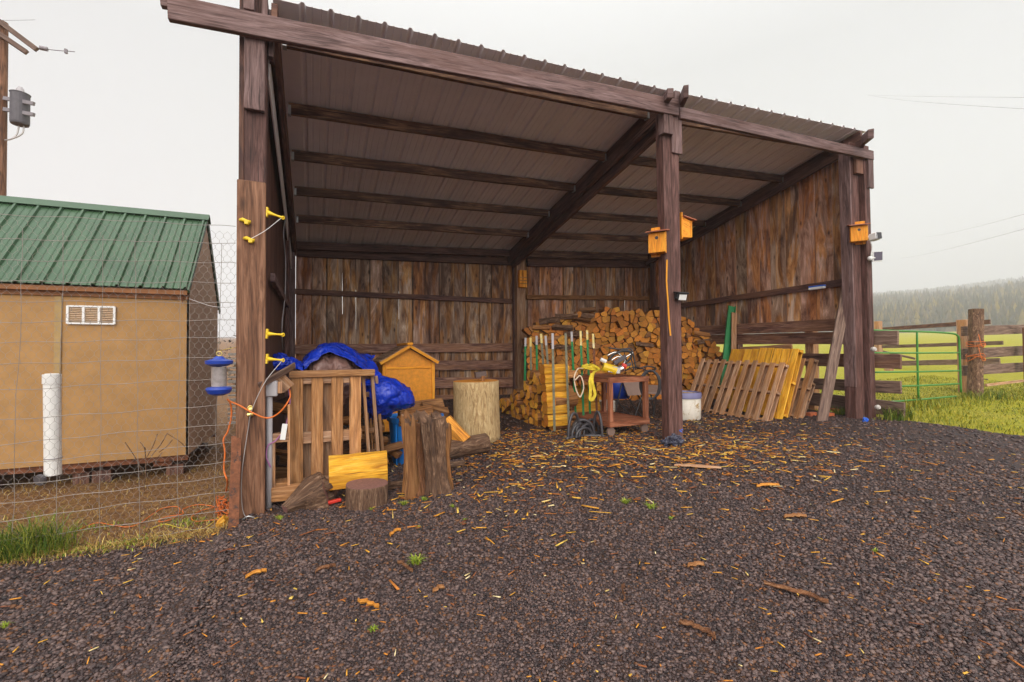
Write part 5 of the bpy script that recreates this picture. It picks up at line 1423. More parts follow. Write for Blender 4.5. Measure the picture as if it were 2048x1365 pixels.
# slanting piece beside it
A_, B_ = g(893, 990), None
stump(Vector((A_.x+.03, A_.y+.1, A_.z-.02)), atY(880, 905, A_.y+.25), [.085, .07, .06], 14, .4, [M['splitold'], M['bark']], 'bark_slab', 'narrow slab of bark leaning on the right of the hollow stump', seed=14, n=8)
# blue bin full of split wood
YB2 = g(830, 938).y+.25
bt0, bt1 = atY(783, 842, YB2), atY(893, 842, YB2); zb_ = atY(800, 940, YB2).z
bn = thing('blue_bin', 'bright blue plastic bin full of split wood behind the hollow stump', 'bin', ((bt0.x+bt1.x)/2, YB2, zb_))
xc, hw = (bt0.x+bt1.x)/2, (bt1.x-bt0.x)/2
b = MB(); ztop = bt0.z+.02
def ringp(hw_, z, n=32, fl=0):
    o = []
    for j in range(n):
        t = 6.283*j/n; c, s = math.cos(t), math.sin(t)
        r_ = hw_/max(abs(c), abs(s))**.55*(1-.0) ; r_ = min(r_, hw_*1.12)
        o.append(Vector((xc+r_*c, YB2+.3+r_*s*.8, z)))
    return o
rs_ = [(.80, zb_), (.84, zb_+.05), (.97, ztop-.06), (1.04, ztop-.058), (1.06, ztop), (1.0, ztop), (.94, ztop-.03), (.80, zb_+.1)]
for (k, z) in rs_: b.v += ringp(hw*k, z)
for i in range(len(rs_)-1):
    for j in range(32):
        j2 = (j+1) % 32; b.face((i*32+j, i*32+j2, (i+1)*32+j2, (i+1)*32+j), ((0, 0),)*4, .5)
b.face(tuple(range(32))[::-1], ((0, 0),)*32, .5); b.build('body', M['bin'], bn)
for j in (-.5, -.1, .3):
    b = MB(); b.beam((xc+hw*(j-.3), YB2+.3-hw*.66, zb_+.06), (xc+hw*(j-.34), YB2+.3-hw*.80, ztop-.08), .02, .02, (0, 1, 0)); b.build('rib', M['bin'], bn)
rng = random.Random(77)
for i, (px, py, dy, an, L, r_) in enumerate(((832, 826, .1, .08, .48, .10), (853, 812, .35, .05, .5, .10), (868, 822, .25, -.3, .42, .09), (826, 836, .0, .1, .42, .09), (806, 842, .2, .2, .3, .07), (880, 838, .3, -.2, .35, .08))):
    q = atY(px, py, YB2+dy+.1); ax_ = Vector((math.cos(an), .15, math.sin(an)))
    log_obj(q-ax_*L/2, ax_, L, splitpoly(r_, rng), [M['splitold'], M['splitold']], 'brown split log heaped on top of the blue bin', 'logs on the blue bin', rng)
# split log leaning on the bin toward the pale stump
A_, B_ = atY(892, 842, YB2+.1), atY(932, 884, YB2-.12)
log_obj(A_, B_-A_, (B_-A_).length, ccw([(-.10, -.07), (.08, -.09), (.11, .03), (.0, .10), (-.09, .05)]), [M['split'], M['end_org']], 'golden split log leaning down between the blue bin and the tall pale stump', None, rng, name='split_log')
# half log on the ground
A_ = g(905, 925); B_ = g(985, 905)
log_obj(Vector((A_.x-.05, A_.y+.25, A_.z+.15)), (Vector((B_.x, B_.y+.06, B_.z))-Vector((A_.x-.05, A_.y+.25, A_.z)))+Vector((0, 0, .03)), .62, ccw([(.2*math.cos(t), .17*math.sin(t)) for t in np.linspace(math.pi, 2*math.pi, 9)]+[(.17, .07), (0, .10), (-.17, .06)]), [M['bark'], M['end_grey']], 'dark half log lying on the gravel in front of the tall pale stump', None, rng, name='half_log')
A_ = g(905, 940); stump(Vector((A_.x-.2, A_.y+.06, A_.z+.04)), Vector((A_.x+.18, A_.y+.1, A_.z+.04)), [.045, .05, .045], 12, .3, [M['bark'], M['bark']], 'short_branch', 'short dark branch on the gravel right of the hollow stump', seed=31, cat='branch')
A_ = g(778, 985); stump(Vector((A_.x-.02, A_.y+.06, A_.z+.045)), Vector((A_.x+.32, A_.y+.12, A_.z+.05)), [.045, .05, .045], 12, .2, [M['bark'], M['bark']], 'small_log', 'small dark log lying between the round stump and the hollow stump', seed=37, cat='log')
# weathered root chunk by the left post
A_ = g(575, 1035); B_ = g(655, 1010)
ch_ = stump(Vector((A_.x-.03, A_.y+.12, A_.z+.03)), Vector((B_.x, B_.y+.16, B_.z+.12)), [.05, .10, .13, .14], 20, .7, [M['bark'], M['end_grey']], 'root_chunk', 'twisted grey bark chunk lying before the left pallet', seed=41, cat='log', n=10)
A_ = g(600, 1020); stump(Vector((A_.x+.02, A_.y+.02, A_.z+.03)), Vector((A_.x+.26, A_.y+.0, A_.z+.10)), [.05, .12, .13], 16, .8, [M['bark'], M['end_grey']], 'root_chunk', 'jagged mossy bark chunk in front of the twisted grey chunk', seed=47, cat='log', n=8)
A_ = g(668, 1000); b = MB(); b.beam(atY(652, 1008, A_.y), atY(680, 968, A_.y+.1), .07, .03, (0, 1, 0)); tag(b.build('broken_board', M['dark'], bevel=.003), 'short broken board stuck upright beside the round stump', 'board')
A_ = gp(662, 1013, .03); b = MB(); b.beam(A_+Vector((-.07, -.01, 0)), A_+Vector((.10, .02, .015)), .05, .03); tag(b.build('red_wedge', M['red'], bevel=.006), 'small red wedge on the gravel left of the round stump', 'wedge')
A_ = atY(775, 895, 1.1); b = MB(); b.beam(A_, atY(800, 912, 1.0), .12, .08); tag(b.build('split_log', [M['splitold']], bevel=.008), 'short orange split log on the ground left of the blue bin', 'log')

# ================================================================== CART AND WHAT LIES ON IT
Nc = g(1221, 874); Rc_ = g(1292, 866)
e1 = (Rc_-Nc); e1.z = 0; wR = e1.length; e1.normalize()
# left edge of the cart in the picture gives the other side's length
e2 = Vector((-e1.y, e1.x, 0))
if e2.dot(Vector((-1, 0.3, 0))) < 0: e2 = -e2
bz = Nc.z
def onedge(px, py, p, n): return atP(px, py, p, n)
topN = atP(1221, 757, Nc, (FW-Vector((0, 0, FW.z))).normalized()).z
Lq = atP(1142, 749, Nc+e1*0, e1); wL = min(1.1, max(.45, (Lq-Nc).dot(e2)))
bot = atP(1221, 845, Nc, (FW-Vector((0, 0, FW.z))).normalized()).z
cart = thing('utility_cart', 'rusty orange two-shelf cart on casters beside the yellow logs', 'cart', Nc)
def cp(a, c, z): return Nc+e1*a+e2*c+Vector((0, 0, z-Nc.z))
for (a, c) in ((0, 0), (wR, 0), (0, wL), (wR, wL)):
    b = MB(); b.beam(cp(a, c, bot-.02), cp(a, c, topN-.06), .07, .07, e2); b.build('leg', M['cart'], cart, bevel=.004)
for (z, nm) in ((topN, 'top_shelf'), (bot, 'lower_shelf')):
    b = MB(); b.beam(cp(-.04, wL/2, z-.012), cp(wR+.04, wL/2, z-.012), wL+.08, .02)
    sh = b.build(nm, M['cart'], cart)
    b = MB(); 
    b.beam(cp(-.04, -.04, z-.03), cp(wR+.04, -.04, z-.03), .012, .085); b.beam(cp(-.04, wL+.04, z-.03), cp(wR+.04, wL+.04, z-.03), .012, .085)
    b.beam(cp(-.045, -.03, z-.03), cp(-.045, wL+.03, z-.03), .012, .085); b.beam(cp(wR+.045, -.03, z-.03), cp(wR+.045, wL+.03, z-.03), .012, .085)
    b.build('lip', M['cart'], sh)
for (a, c) in ((.02, .02), (wR-.02, .02), (.02, wL-.02), (wR-.02, wL-.02)):
    p = cp(a, c, 0); gz = G(p.x, p.y)
    cs_ = MB(); cs_.beam(Vector((p.x, p.y, gz+.10)), Vector((p.x, p.y, bot-.03)), .03, .03, e2); cst = cs_.build('caster', M['wiredark'], cart)
    b = MB(); b.tube([Vector((p.x, p.y, gz+.072))-e2*.02, Vector((p.x, p.y, gz+.072))+e2*.02], .07, 18); b.build('wheel', M['chair'], cst)
tz_ = topN
# engine / pressure washer on the top shelf
en = thing('engine', 'small chrome and black engine sitting on the cart top', 'engine', cp(wR*.35, wL*.35, tz_))
def T(px, py, dep=.25): 
    p = cp(wR*.4, wL*dep, 0); return atP(px, py, p, (FW-Vector((0, 0, FW.z))).normalized())
b = MB(); b.tube([T(1206, 734), T(1232, 742)], .075, 12); b.build('fuel_tank', M['cyellow'], en, smooth=False)
b = MB(); b.beam(T(1214, 738), T(1240, 742), .12, .11); b.tube([T(1234, 742), T(1247, 736)], .055, 12); b.build('block', M['chrome'], en, bevel=.01)
b = MB(); b.tube([T(1201, 719), T(1212, 724)], .032, 12); b.build('muffler', M['white'], en)
b = MB(); b.tube([T(1243, 731), T(1252, 734)], .045, 14); b.build('filler_cap', M['red'], en)
for pts in (((1222, 722), (1236, 714), (1250, 722), (1240, 738)), ((1214, 712), (1232, 705), (1246, 716)), ((1228, 730), (1242, 720), (1256, 712), (1266, 706))):
    b = MB(); b.tube(spline([T(*p) for p in pts], 6), .014, 8); b.build('pipe', M['chrome'], en, smooth=True)
b = MB(); b.beam(T(1228, 727), T(1252, 713), .05, .07); b.beam(T(1236, 736), T(1262, 728), .06, .05); b.build('cylinder', M['axe2'], en, bevel=.008)
b = MB(); b.tube(spline([T(1216, 722), T(1228, 709), T(1244, 703), T(1260, 704), T(1262, 714), T(1250, 728)], 6), .020, 8); b.build('black_tube', M['black'], en, smooth=True)
b = MB(); b.tube(spline([T(1217, 696, .5), T(1240, 699, .5), T(1262, 699, .5), T(1269, 722, .5), T(1272, 740, .5)], 7), .013, 8)
b.tube(spline([T(1240, 699, .3), T(1258, 702, .3), T(1264, 724, .3), T(1268, 742, .3)], 7), .011, 8); b.build('handle_frame', M['hose'], en, smooth=True)
# straps and rope
sp = [T(1166, 735, .6), T(1176, 730, .6), T(1190, 733, .6), T(1198, 740, .5), T(1188, 745, .3), T(1184, 760, .0), T(1188, 778, .0), T(1190, 790, .0), T(1184, 800, .0), T(1180, 798, .0), T(1181, 780, .0), T(1180, 762, .0), T(1184, 748, .1)]
b = MB(); sp_ = spline(sp, 6)
for p, q in zip(sp_[:-1], sp_[1:]):
    if (q-p).length > .004: b.beam(p, q+(q-p)*.15, .012, .045, RT)
tag(b.build('tow_strap', M['strapy']), 'yellow webbing strap hanging over the left edge of the cart', 'strap')
b = MB()
for k in range(4):
    c_ = T(1176, 738-k*1.5, .6); b.tube([c_+RT*(.14*math.cos(t+k))*(1-.1*k)+UP*(.016*math.sin(t*2+k))+FW*(.10*math.sin(t+k)) for t in np.linspace(0, 6.28, 20)], .013, 6)
tag(b.build('strap_coil', M['strapy'], smooth=True), 'loose yellow strap coil heaped on the cart top', 'strap')
twist([T(1166, 738, .4), T(1156, 738, .2), T(1149, 752, .0), T(1149, 765, .0), T(1153, 782, .0), T(1159, 794, .0), T(1163, 790, .0), T(1167, 778, .0), T(1166, 764, .0), T(1160, 752, .0), T(1150, 761, -.02)], .011, 'pale_rope', M['rope'], 'pale rope loop hanging over the left edge of the cart', 'rope')
# hose coil hanging at the right of the cart
pts = []
for k in range(3):
    for t in np.linspace(0, 6.28, 22)[:-1]:
        c_ = atP(1299+k*2, 770, cp(wR+.12+.02*k, -.0, 0), (FW-Vector((0, 0, FW.z))).normalized())
        pts.append(c_+RT*(.155*math.sin(t))+UP*(.24*math.cos(t)*(1-.03*k)))
b = MB(); b.tube(pts, .014, 8); tag(b.build('hose_coil', M['hose'], smooth=True), 'dark hose coil hanging off the right corner of the cart', 'hose')
twist([T(1250, 742, .5), T(1268, 735, .5), T(1285, 738, .4), T(1300, 744, .3), T(1312, 738, .4), T(1296, 733, .5), T(1274, 738, .5)], .012, 'dark_hose', M['hose'], 'thin dark hose lying along the right half of the cart top', 'hose')
# dark hose heap on the ground before the cart
hq = g(1183, 878)
pts = []
rng = random.Random(4)
for k in range(9):
    cx_, cy_ = rng.uniform(-.14, .14), rng.uniform(-.05, .10); rx, rz = rng.uniform(.10, .24), rng.uniform(.10, .26); ph = rng.uniform(0, 3.1); dirv = Vector((math.cos(ph), math.sin(ph)*.5, 0))
    if k in (2, 6): rz = .36; rx = .17; cx_ = -.24 if k == 2 else .17
    for t in np.linspace(-.3, 3.6, 9):
        pts.append(hq+Vector((cx_, .12+cy_, .03))+dirv*(rx*math.cos(t))+Vector((0, 0, max(0, rz*math.sin(t)))))
b = MB(); b.tube(spline(pts, 5), .023, 8); tag(b.build('hose_heap', M['hose'], smooth=True), 'tangled heap of thick black hose on the gravel before the cart', 'hose')
# folding chair behind the cart
Yc = (cp(wR*.5, wL, 0)).y+.35
fc = thing('folding_chair', 'brown-seated folding chair behind the right side of the cart', 'chair', atY(1270, 850, Yc))
b = MB(); A_, B_, C_, D_ = atY(1245, 760, Yc), atY(1284, 754, Yc), atY(1290, 790, Yc-.1), atY(1256, 792, Yc-.1)
b.v = [A_, B_, C_, D_]+[v+Vector((0, .02, 0)) for v in (A_, B_, C_, D_)]
for f_ in ((0, 3, 2, 1), (4, 5, 6, 7), (0, 1, 5, 4), (1, 2, 6, 5), (2, 3, 7, 6), (3, 0, 4, 7)): b.face(f_, ((0, 0), (1, 0), (1, 1), (0, 1)), .5)
b.build('backrest', M['chair'], fc)
b = MB(); A_, B_, C_, D_ = atY(1290, 788, Yc-.15), atY(1332, 790, Yc-.2), atY(1332, 775, Yc+.3), atY(1296, 774, Yc+.3)
b.v = [A_, B_, C_, D_]+[v+Vector((0, 0, .04)) for v in (A_, B_, C_, D_)]
for f_ in ((0, 3, 2, 1), (4, 5, 6, 7), (0, 1, 5, 4), (1, 2, 6, 5), (2, 3, 7, 6), (3, 0, 4, 7)): b.face(f_, ((0, 0), (1, 0), (1, 1), (0, 1)), .5)
b.build('seat', M['chair'], fc)
for (p, q) in (((1244, 765), (1228, 838)), ((1286, 785), (1268, 838)), ((1252, 790), (1284, 836)), ((1232, 800), (1262, 832)), ((1312, 792), (1306, 838)), ((1302, 790), (1310, 838)), ((1320, 776), (1334, 776))):
    b = MB(); b.tube([atY(*p, Yc), atY(*q, Yc)], .014, 8); b.build('leg' if q[1] > 800 else 'rail', M['black'], fc)
b = MB(); b.tube([atY(1244, 764, Yc), atY(1250, 757, Yc), atY(1284, 752, Yc)], .013, 8); b.build('top_rail', M['black'], fc)
# blue thing behind the cart
b = MB(); c_ = atY(1238, 775, Yc+.3); b.tube([c_-Vector((0, 0, .22)), c_-Vector((0, 0, .1)), c_, c_+Vector((0, 0, .17)), c_+Vector((0, 0, .2))], [.20, .25, .27, .26, .2], 20); tag(b.build('blue_drum', M['blue'], smooth=True), 'blue plastic drum half hidden behind the cart', 'drum')
b = MB(); bpx(b, 1205, 803, 1232, 828, Yc+.1, .25); tag(b.build('storage_tote', M['drum'], bevel=.02), 'pale storage tote on the ground behind the cart legs', 'tote')
# off-white drum
q = g(1383, 843); x0, x1 = atY(1352, 810, q.y+.2).x, atY(1401, 810, q.y+.2).x; r_ = (x1-x0)/2; xc_ = (x0+x1)/2; yc_ = q.y+r_
zt = atY(1383, 787, yc_-r_).z
dr = thing('feed_drum', 'stained off-white drum with slate blue rim right of the middle post', 'drum', (xc_, yc_, q.z))
b = MB(); b.tube([(xc_, yc_, q.z-.01), (xc_, yc_, q.z+.03), (xc_, yc_, zt-.115), (xc_, yc_, zt-.112)], [r_*.9, r_*.97, r_*.98, r_*.9], 32, caps=False); b.build('body', M['drum'], dr, smooth=True)
b = MB(); b.tube([(xc_, yc_, zt-.11), (xc_, yc_, zt-.01), (xc_, yc_, zt)], [r_*1.02, r_*1.02, r_*.97], 32, caps=False); b.tube([(xc_, yc_, zt), (xc_, yc_, zt-.03)], [r_*.97, r_*.93], 32, caps=False); b.build('rim', M['drumrim'], dr, smooth=True)
b = MB(); b.tube([(xc_, yc_, zt-.06), (xc_, yc_, zt-.03), (xc_, yc_, zt-.028)], [r_*.9, r_*.92, .02], 32); b.build('contents', M['barkpale'], dr)

# ================================================================== RIGHT PALLETS leaning on the right wall
def lean_pallet(yn, yf, xb, xt, zb, zt, zbf, ztf, name, label, mats, nslat, slat_w=.62, thick=.10, group=None, solid=False, open_=True):
    """foot line from (xb,yn) to (xb,yf); leans to xt at the top"""
    t = thing(name, label, 'pallet', (xb, yn, zb), group)
    pn0, pn1 = Vector((xb, yn, zb)), Vector((xt, yn, zt)); pf0, pf1 = Vector((xb, yf, zbf)), Vector((xt, yf, ztf))
    nr = (pn1-pn0).cross(pf0-pn0).normalized()
    if nr.x > 0: nr = -nr                                         # toward the open side
    def P(u, v, w=0):
        return (pn0.lerp(pf0, u)).lerp(pn1.lerp(pf1, u), v)+nr*w
    ln = (pf0-pn0).length; sw = ln/nslat*slat_w
    for i in range(nslat):
        u = (i+.5*slat_w)/(nslat-1+slat_w) if nslat > 1 else .5
        b = MB(); b.beam(P(u, -.02+R(-.01, .01)), P(u, 1+R(-.015, .015)), sw*R(.9, 1.06), .02, nr); b.build('slat', mats[0], t, bevel=.003)
    for v in (.04, .5, .96):
        b = MB(); b.beam(P(-.01, v, -thick/2-.012), P(1.01, v, -thick/2-.012), .045, thick, nr); b.build('stringer', mats[1], t, bevel=.003)
    for i in range(0, nslat, 1 if not open_ else 2):
        u = (i+.5*slat_w)/(nslat-1+slat_w)
        b = MB(); b.beam(P(u, -.01, -thick-.024), P(u, 1.0, -thick-.024), sw*R(.9, 1.0), .02, nr); b.build('rear_slat', mats[1], t, bevel=.003)
    return t
grp = 'pallets leaning inside the right wall'
a0, a1 = atX(1534, 846, 8.2), atX(1402, 820, 8.2); b0_, b1_ = atX(1582, 726, 8.72), atX(1384, 718, 8.72)
lean_pallet(a0.y, (a1.y+b1_.y)/2+.1, 8.2, 8.72, a0.z, b0_.z, a1.z, b1_.z, 'wooden_pallet', 'wide grey-brown pallet leaning front-most inside the right wall', [M['pallet_grey'], M['pallet_grey']], 11, .58, .09, grp)
a0 = atX(1566, 836, 8.62); b0_ = atX(1604, 696, 9.12)
lean_pallet(a0.y, a0.y+1.55, 8.62, 9.12, a0.z, b0_.z, a0.z+.05, b0_.z-.01, 'wooden_pallet', 'bright yellow pallet leaning just behind the front grey-brown pallet', [M['yellow'], M['yellow']], 9, .93, .10, grp)
a0 = atX(1592, 838, 8.85); b0_ = atX(1626, 718, 9.36)
lean_pallet(a0.y, a0.y+1.3, 8.92, 9.42, a0.z, b0_.z+.02, a0.z+.05, b0_.z, 'wooden_pallet', 'weathered brown pallet leaning behind the yellow pallet', [M['pallet'], M['pallet_grey']], 8, .6, .10, grp)
a0 = atX(1607, 832, 9.15); b0_ = atX(1628, 764, 9.5)
lean_pallet(a0.y+.05, a0.y+1.2, 9.15, 9.5, a0.z, b0_.z, a0.z+.05, b0_.z, 'wooden_pallet', 'lowest small pallet leaning last toward the right wall', [M['pallet_grey'], M['pallet_grey']], 8, .6, .09, grp)
b = MB(); A_, B_ = atX(1482, 702, 9.6), atX(1584, 697, 9.6); b.beam((9.6, A_.y, A_.z), (9.6, B_.y, B_.z), .05, .17, (0, 0, 1), n=5, jit=.005); b.beam((9.55, A_.y-.05, A_.z-.5), (9.6, A_.y-.05, A_.z), .12, .03, (0, 1, 0))
tag(b.build('weathered_board', M['pallet_grey'], bevel=.004), 'weathered board on edge peeping above the yellow pallet', 'board')
# leaning plank
A_ = g(1643, 843); A_.z -= .03; B_ = atX(1700, 545, 9.98)
b = MB(); b.beam(A_, B_, .19, .04, FW, n=6, jit=.003); tag(b.build('leaning_plank', M['fence'], bevel=.004), 'long weathered plank leaning against the right front post', 'plank')
# green steel channel and board leaning on the right wall
A_, B_ = atX(1450, 735, 9.55), atX(1463, 613, 10.02)
b = MB(); d_ = B_-A_; A2 = A_-d_*.9; b.beam(A2, B_, .17, .012, FW); b.beam(A2+RT*.085-FW*.02, B_+RT*.085-FW*.02, .014, .05, FW); b.beam(A2-RT*.08-FW*.02, B_-RT*.08-FW*.02, .014, .05, FW)
tag(b.build('green_channel', M['gsteel']), 'tall green painted steel channel leaning on the right wall by the firewood', 'steel channel')
A_, B_ = atX(1467, 735, 9.6), atX(1468, 626, 10.0)
b = MB(); d_ = B_-A_; b.beam(A_-d_*.9, B_, .12, .03, FW); tag(b.build('leaning_board', M['pallet_grey'], bevel=.003), 'narrow tan board leaning beside the green steel channel', 'board')
# bricks at the foot
q = g(1635, 834)
for (px, py, an, lb, mt_) in ((1622, 832, .1, 'orange-red brick lying left of the leaning plank foot', 'red2'), (1655, 833, -.2, 'orange-red brick lying right of the leaning plank foot', 'red2'), (1668, 822, .9, 'orange broken block in the weeds by the right post', 'red2')):
    if 'red2' not in M: M['red2'] = plain('orange brick', (.48, .12, .04), .8, var=.3, scale=20)
    q = g(px, py); b = MB(); b.beam(q+Vector((-.11*math.cos(an), -.11*math.sin(an), .03)), q+Vector((.11*math.cos(an), .11*math.sin(an), .03)), .11, .07); tag(b.build('brick', M[mt_], bevel=.006), lb, 'brick', 'bricks at the right post')

# ================================================================== THINGS FIXED TO THE POSTS
def birdhouse(c, face, label, grp=None, w=.21, h=.33, dp=.20, roof=True, mat='gold2'):
    """c = centre of the back, at the bottom; face = outward direction"""
    face = Vector(face).normalized(); sv = Vector((-face.y, face.x, 0)); U = Vector((0, 0, 1))
    t = thing('birdhouse', label, 'birdhouse', c, grp)
    def slab(a, bq, wd, th, up, nm, m_=M['bird']): b = MB(); b.beam(a, bq, wd, th, up); return b.build(nm, m_, t, bevel=.003)
    slab(c-U*.03, c+U*(h+.10), w*1.0, .02, face, 'back_board')
    f0 = c+face*dp
    fr_ = slab(f0, f0+U*h*.92, w, .018, face, 'front')
    for s_ in (-1, 1):
        b = MB(); x = c+sv*(s_*(w/2-.008)); p = [x+face*.012, x+face*(dp-.012), x+face*(dp-.012)+U*h*.92, x+face*.012+U*(h+.03)]
        b.v = p+[v+sv*(.016*-s_) for v in p]
        for f_ in ((0, 1, 2, 3), (7, 6, 5, 4), (0, 4, 5, 1), (1, 5, 6, 2), (2, 6, 7, 3), (3, 7, 4, 0)): b.face(f_, ((0, 0), (1, 0), (1, 1), (0, 1)), .5)
        b.build('side', M['bird'], t)
    slab(c+face*.012+U*.008, c+face*(dp-.012)+U*.008, w-.03, .016, U, 'floor')
    if roof: slab(c+face*.013+U*(h+.04), c+face*(dp+.07)+U*(h*.92+.01), w+.06, .018, U, 'roof', M['birdroof'])
    b = MB(); hc = f0+U*h*.68+face*.0095; b.tube([hc-face*.002, hc+face*.002], .024, 14); b.build('entrance_hole', M['black'], fr_)
    return t
M['bird'] = wood('orange birdhouse pine', (.55, .16, .01), (.82, .29, .02), (.88, .42, .04), var=.15, knots=.5, bump=.15)
M['birdroof'] = wood('birdhouse roof', (.25, .07, .03), (.38, .12, .06), (.45, .2, .12), var=.1, knots=0)
def hpx(py0, py1, p): return abs(atY(1340, py0, p).z-atY(1340, py1, p).z)
c = Vector((5.28, .10, atY(1320, 510, .1).z)); birdhouse(c, (-.8, -.62, 0), 'orange birdhouse fixed to the left side of the middle post', w=.24, h=.31, dp=.19)
c = Vector((5.62, .10, atY(1370, 480, .1).z)); birdhouse(c, (1, -.15, 0), 'yellow birdhouse fixed to the right side of the middle post, seen from its side', w=.26, h=.27, dp=.16)
c = Vector((9.84, .03, atY(1715, 486, .0).z)); birdhouse(c, (-.75, -.66, 0), 'orange birdhouse fixed to the face of the right post beside the camera', w=.26, h=.30, dp=.20)
q0, q1 = atY(1037, 541, 5.8), atY(1052, 576, 5.8)
t = thing('nest_box', 'small brown louvred box on the rear post between the wall bays', 'nest box', (q0.x, 5.8, q1.z))
b = MB(); b.box(q0.x, q1.x, 5.74, 5.85, q1.z, q0.z); b.build('box', M['bird'], t, bevel=.004)
for k in range(3):
    z = q1.z+(q0.z-q1.z)*(.2+.18*k); b = MB(); b.box(q0.x+.01, q1.x-.01, 5.72, 5.739, z, z+.014); b.build('slat', M['pallet'], t)
# solar lamp on the middle post
q0, q1 = atY(1349, 583, -.06), atY(1369, 602, -.06)
t = thing('solar_lamp', 'small black solar wall lamp on the middle post', 'lamp', (q0.x, -.06, q1.z))
xa, xb = q0.x+.0, q1.x-.01
b = MB(); b.beam(((xa+xb)/2, -.045, q0.z-.01), ((xa+xb)/2, -.16, q0.z-.035), xb-xa+.02, .022); b.build('solar_top', M['black'], t, bevel=.004)
b = MB(); b.beam(((xa+xb)/2, -.075, q1.z+.02), ((xa+xb)/2, -.085, q0.z-.03), xb-xa-.01, .06, (0, 1, 0)); b.build('housing', M['black'], t, bevel=.004)
b = MB(); b.beam(((xa+xb)/2+.005, -.112, q1.z-.0), ((xa+xb)/2+.005, -.135, q0.z-.055), xb-xa-.04, .012, (0, 1, 0)); b.build('lens', M['white'], t, bevel=.003)
# security camera and solar panel on the right post
def ball(c, r_, name, mat, parent, k=12):
    b = MB(); n = 8; b.tube([Vector(c)+Vector((0, 0, r_*math.cos(math.pi*(1-i/n)))) for i in range(n+1)], [max(.001, r_*math.sin(math.pi*i/n)) for i in range(n+1)], k, caps=False); return b.build(name, mat, parent, smooth=True)
c = atY(1736, 477, -.12)
t = thing('security_camera', 'white security camera on the outer edge of the right post', 'camera', c)
ball(c, .045, 'mount', M['white'], t)
b = MB(); A_, B_ = atY(1738, 477, -.16), atY(1752, 474, -.2); b.tube([A_, B_], .02, 8); b.build('arm', M['white'], t)
A_, B_ = atY(1741, 478, -.22), atY(1754, 472, -.36); d_ = (B_-A_).normalized()
b = MB(); b.beam(A_+Vector((0, 0, .01)), B_+Vector((.05, 0, .01)), .11, .13); b.build('body', M['white'], t, bevel=.015)
b = MB(); A2 = B_+Vector((.05, 0, .01)); b.beam(A2, A2+d_*.012, .095, .115); b.build('lens_face', M['black'], t, bevel=.004)
c = atY(1740, 517, -.12)
t = thing('solar_charger', 'small white-framed solar panel below the security camera', 'solar panel', c)
ball(c, .042, 'mount', M['white'], t)
b = MB(); b.tube([c, atY(1750, 516, -.16)], .012, 8); b.build('arm', M['white'], t)
q0, q1 = atY(1745, 502, -.14), atY(1764, 525, -.14)
b = MB(); b.beam(((q0.x+q1.x)/2+.01, -.13, q1.z), ((q0.x+q1.x)/2-.01, -.15, q0.z), q1.x-q0.x, .02, (0, 1, 0)); pn = b.build('frame', M['white'], t, bevel=.004)
b = MB(); b.beam(((q0.x+q1.x)/2+.012, -.149, q1.z+.025), ((q0.x+q1.x)/2-.006, -.163, q0.z-.012), q1.x-q0.x-.03, .004, (0, 1, 0)); b.build('cell_sheet', plain('dark solar cells', (.07, .05, .08), .2), pn)
twist([atY(1739, 480, -.13), atY(1744, 495, -.13), atY(1742, 512, -.13)], .01, 'camera_cable', M['white'], 'short white cable between the camera and the solar panel', 'cable')
# light on the right-wall girt
q = atX(1636, 577, 10.0); t = thing('wall_light', 'small white and blue light on the right wall girt', 'lamp', q)
b = MB(); b.beam(q+Vector((-.03, -.16, .0)), q+Vector((-.03, .16, .0)), .07, .05); b.build('lens', M['white'], t, bevel=.01)
b = MB(); b.beam(q+Vector((-.01, -.15, .04)), q+Vector((-.01, .17, .04)), .07, .03); b.build('housing', M['tape'], t, bevel=.005)
# rags at post feet
def rag(px, py, label, mat, s=1.0, seed=0, name='plastic_rag'):
    c = g(px, py); b = MB(); n = 10; k = 16
    for i in range(n+1):
        for j in range(k):
            th = math.pi*i/n; ph = 6.283*j/k
            d = Vector((math.sin(th)*math.cos(ph), math.sin(th)*math.sin(ph)*.7, math.cos(th)*.75)); q = 1-.9*abs(mn.noise(d*2.4+Vector((seed, 0, 0))))+.3*mn.noise(d*5+Vector((0, seed, 0)))
            b.v.append(c+Vector((0, .06, .05*s))+d*(.13*s*q))
    for i in range(n):
        for j in range(k):
            j2 = (j+1) % k; b.face((i*k+j, (i+1)*k+j, (i+1)*k+j2, i*k+j2), ((0, 0),)*4, .5)
    return tag(b.build(name, mat), label, 'plastic')
rag(1356, 894, 'crumpled dark plastic bag at the foot of the middle post', M['bag'], 1.15, 3)
rag(1340, 893, 'flat black scrap of plastic left of the bag at the middle post', M['bag'], .8, 5)
q = g(1365, 884); rag(1366, 884, 'scrap of blue tape on top of the bag at the middle post', M['tape'], .45, 7).location.z += .13
rag(1738, 845, 'bright blue rag at the foot of the right post', M['tape'], .55, 9); rag(1728, 838, 'black plastic scrap at the foot of the right post', M['bag'], .8, 12)
q0 = atY(1349, 862, -.07); b = MB(); b.beam((5.40, -.034, q0.z-.05), (5.38, -.036, q0.z+.08), .05, .006, (0, 1, 0)); b.build('red_mark', M['red'], shed)
# white ceramic insulators on the rails of the side
for (px, py, lb) in ((1748, 699, 'white round insulator where the gate meets the rails'), (1756, 815, 'white round insulator low by the gate in the weeds')):
    c = atY(px, py, -.25); b = MB(); b.tube([c+Vector((0, .04, 0)), c, c-Vector((0, .03, 0))], [.032, .045, .03], 14); tag(b.build('fence_insulator', M['pipe2']), lb, 'insulator')

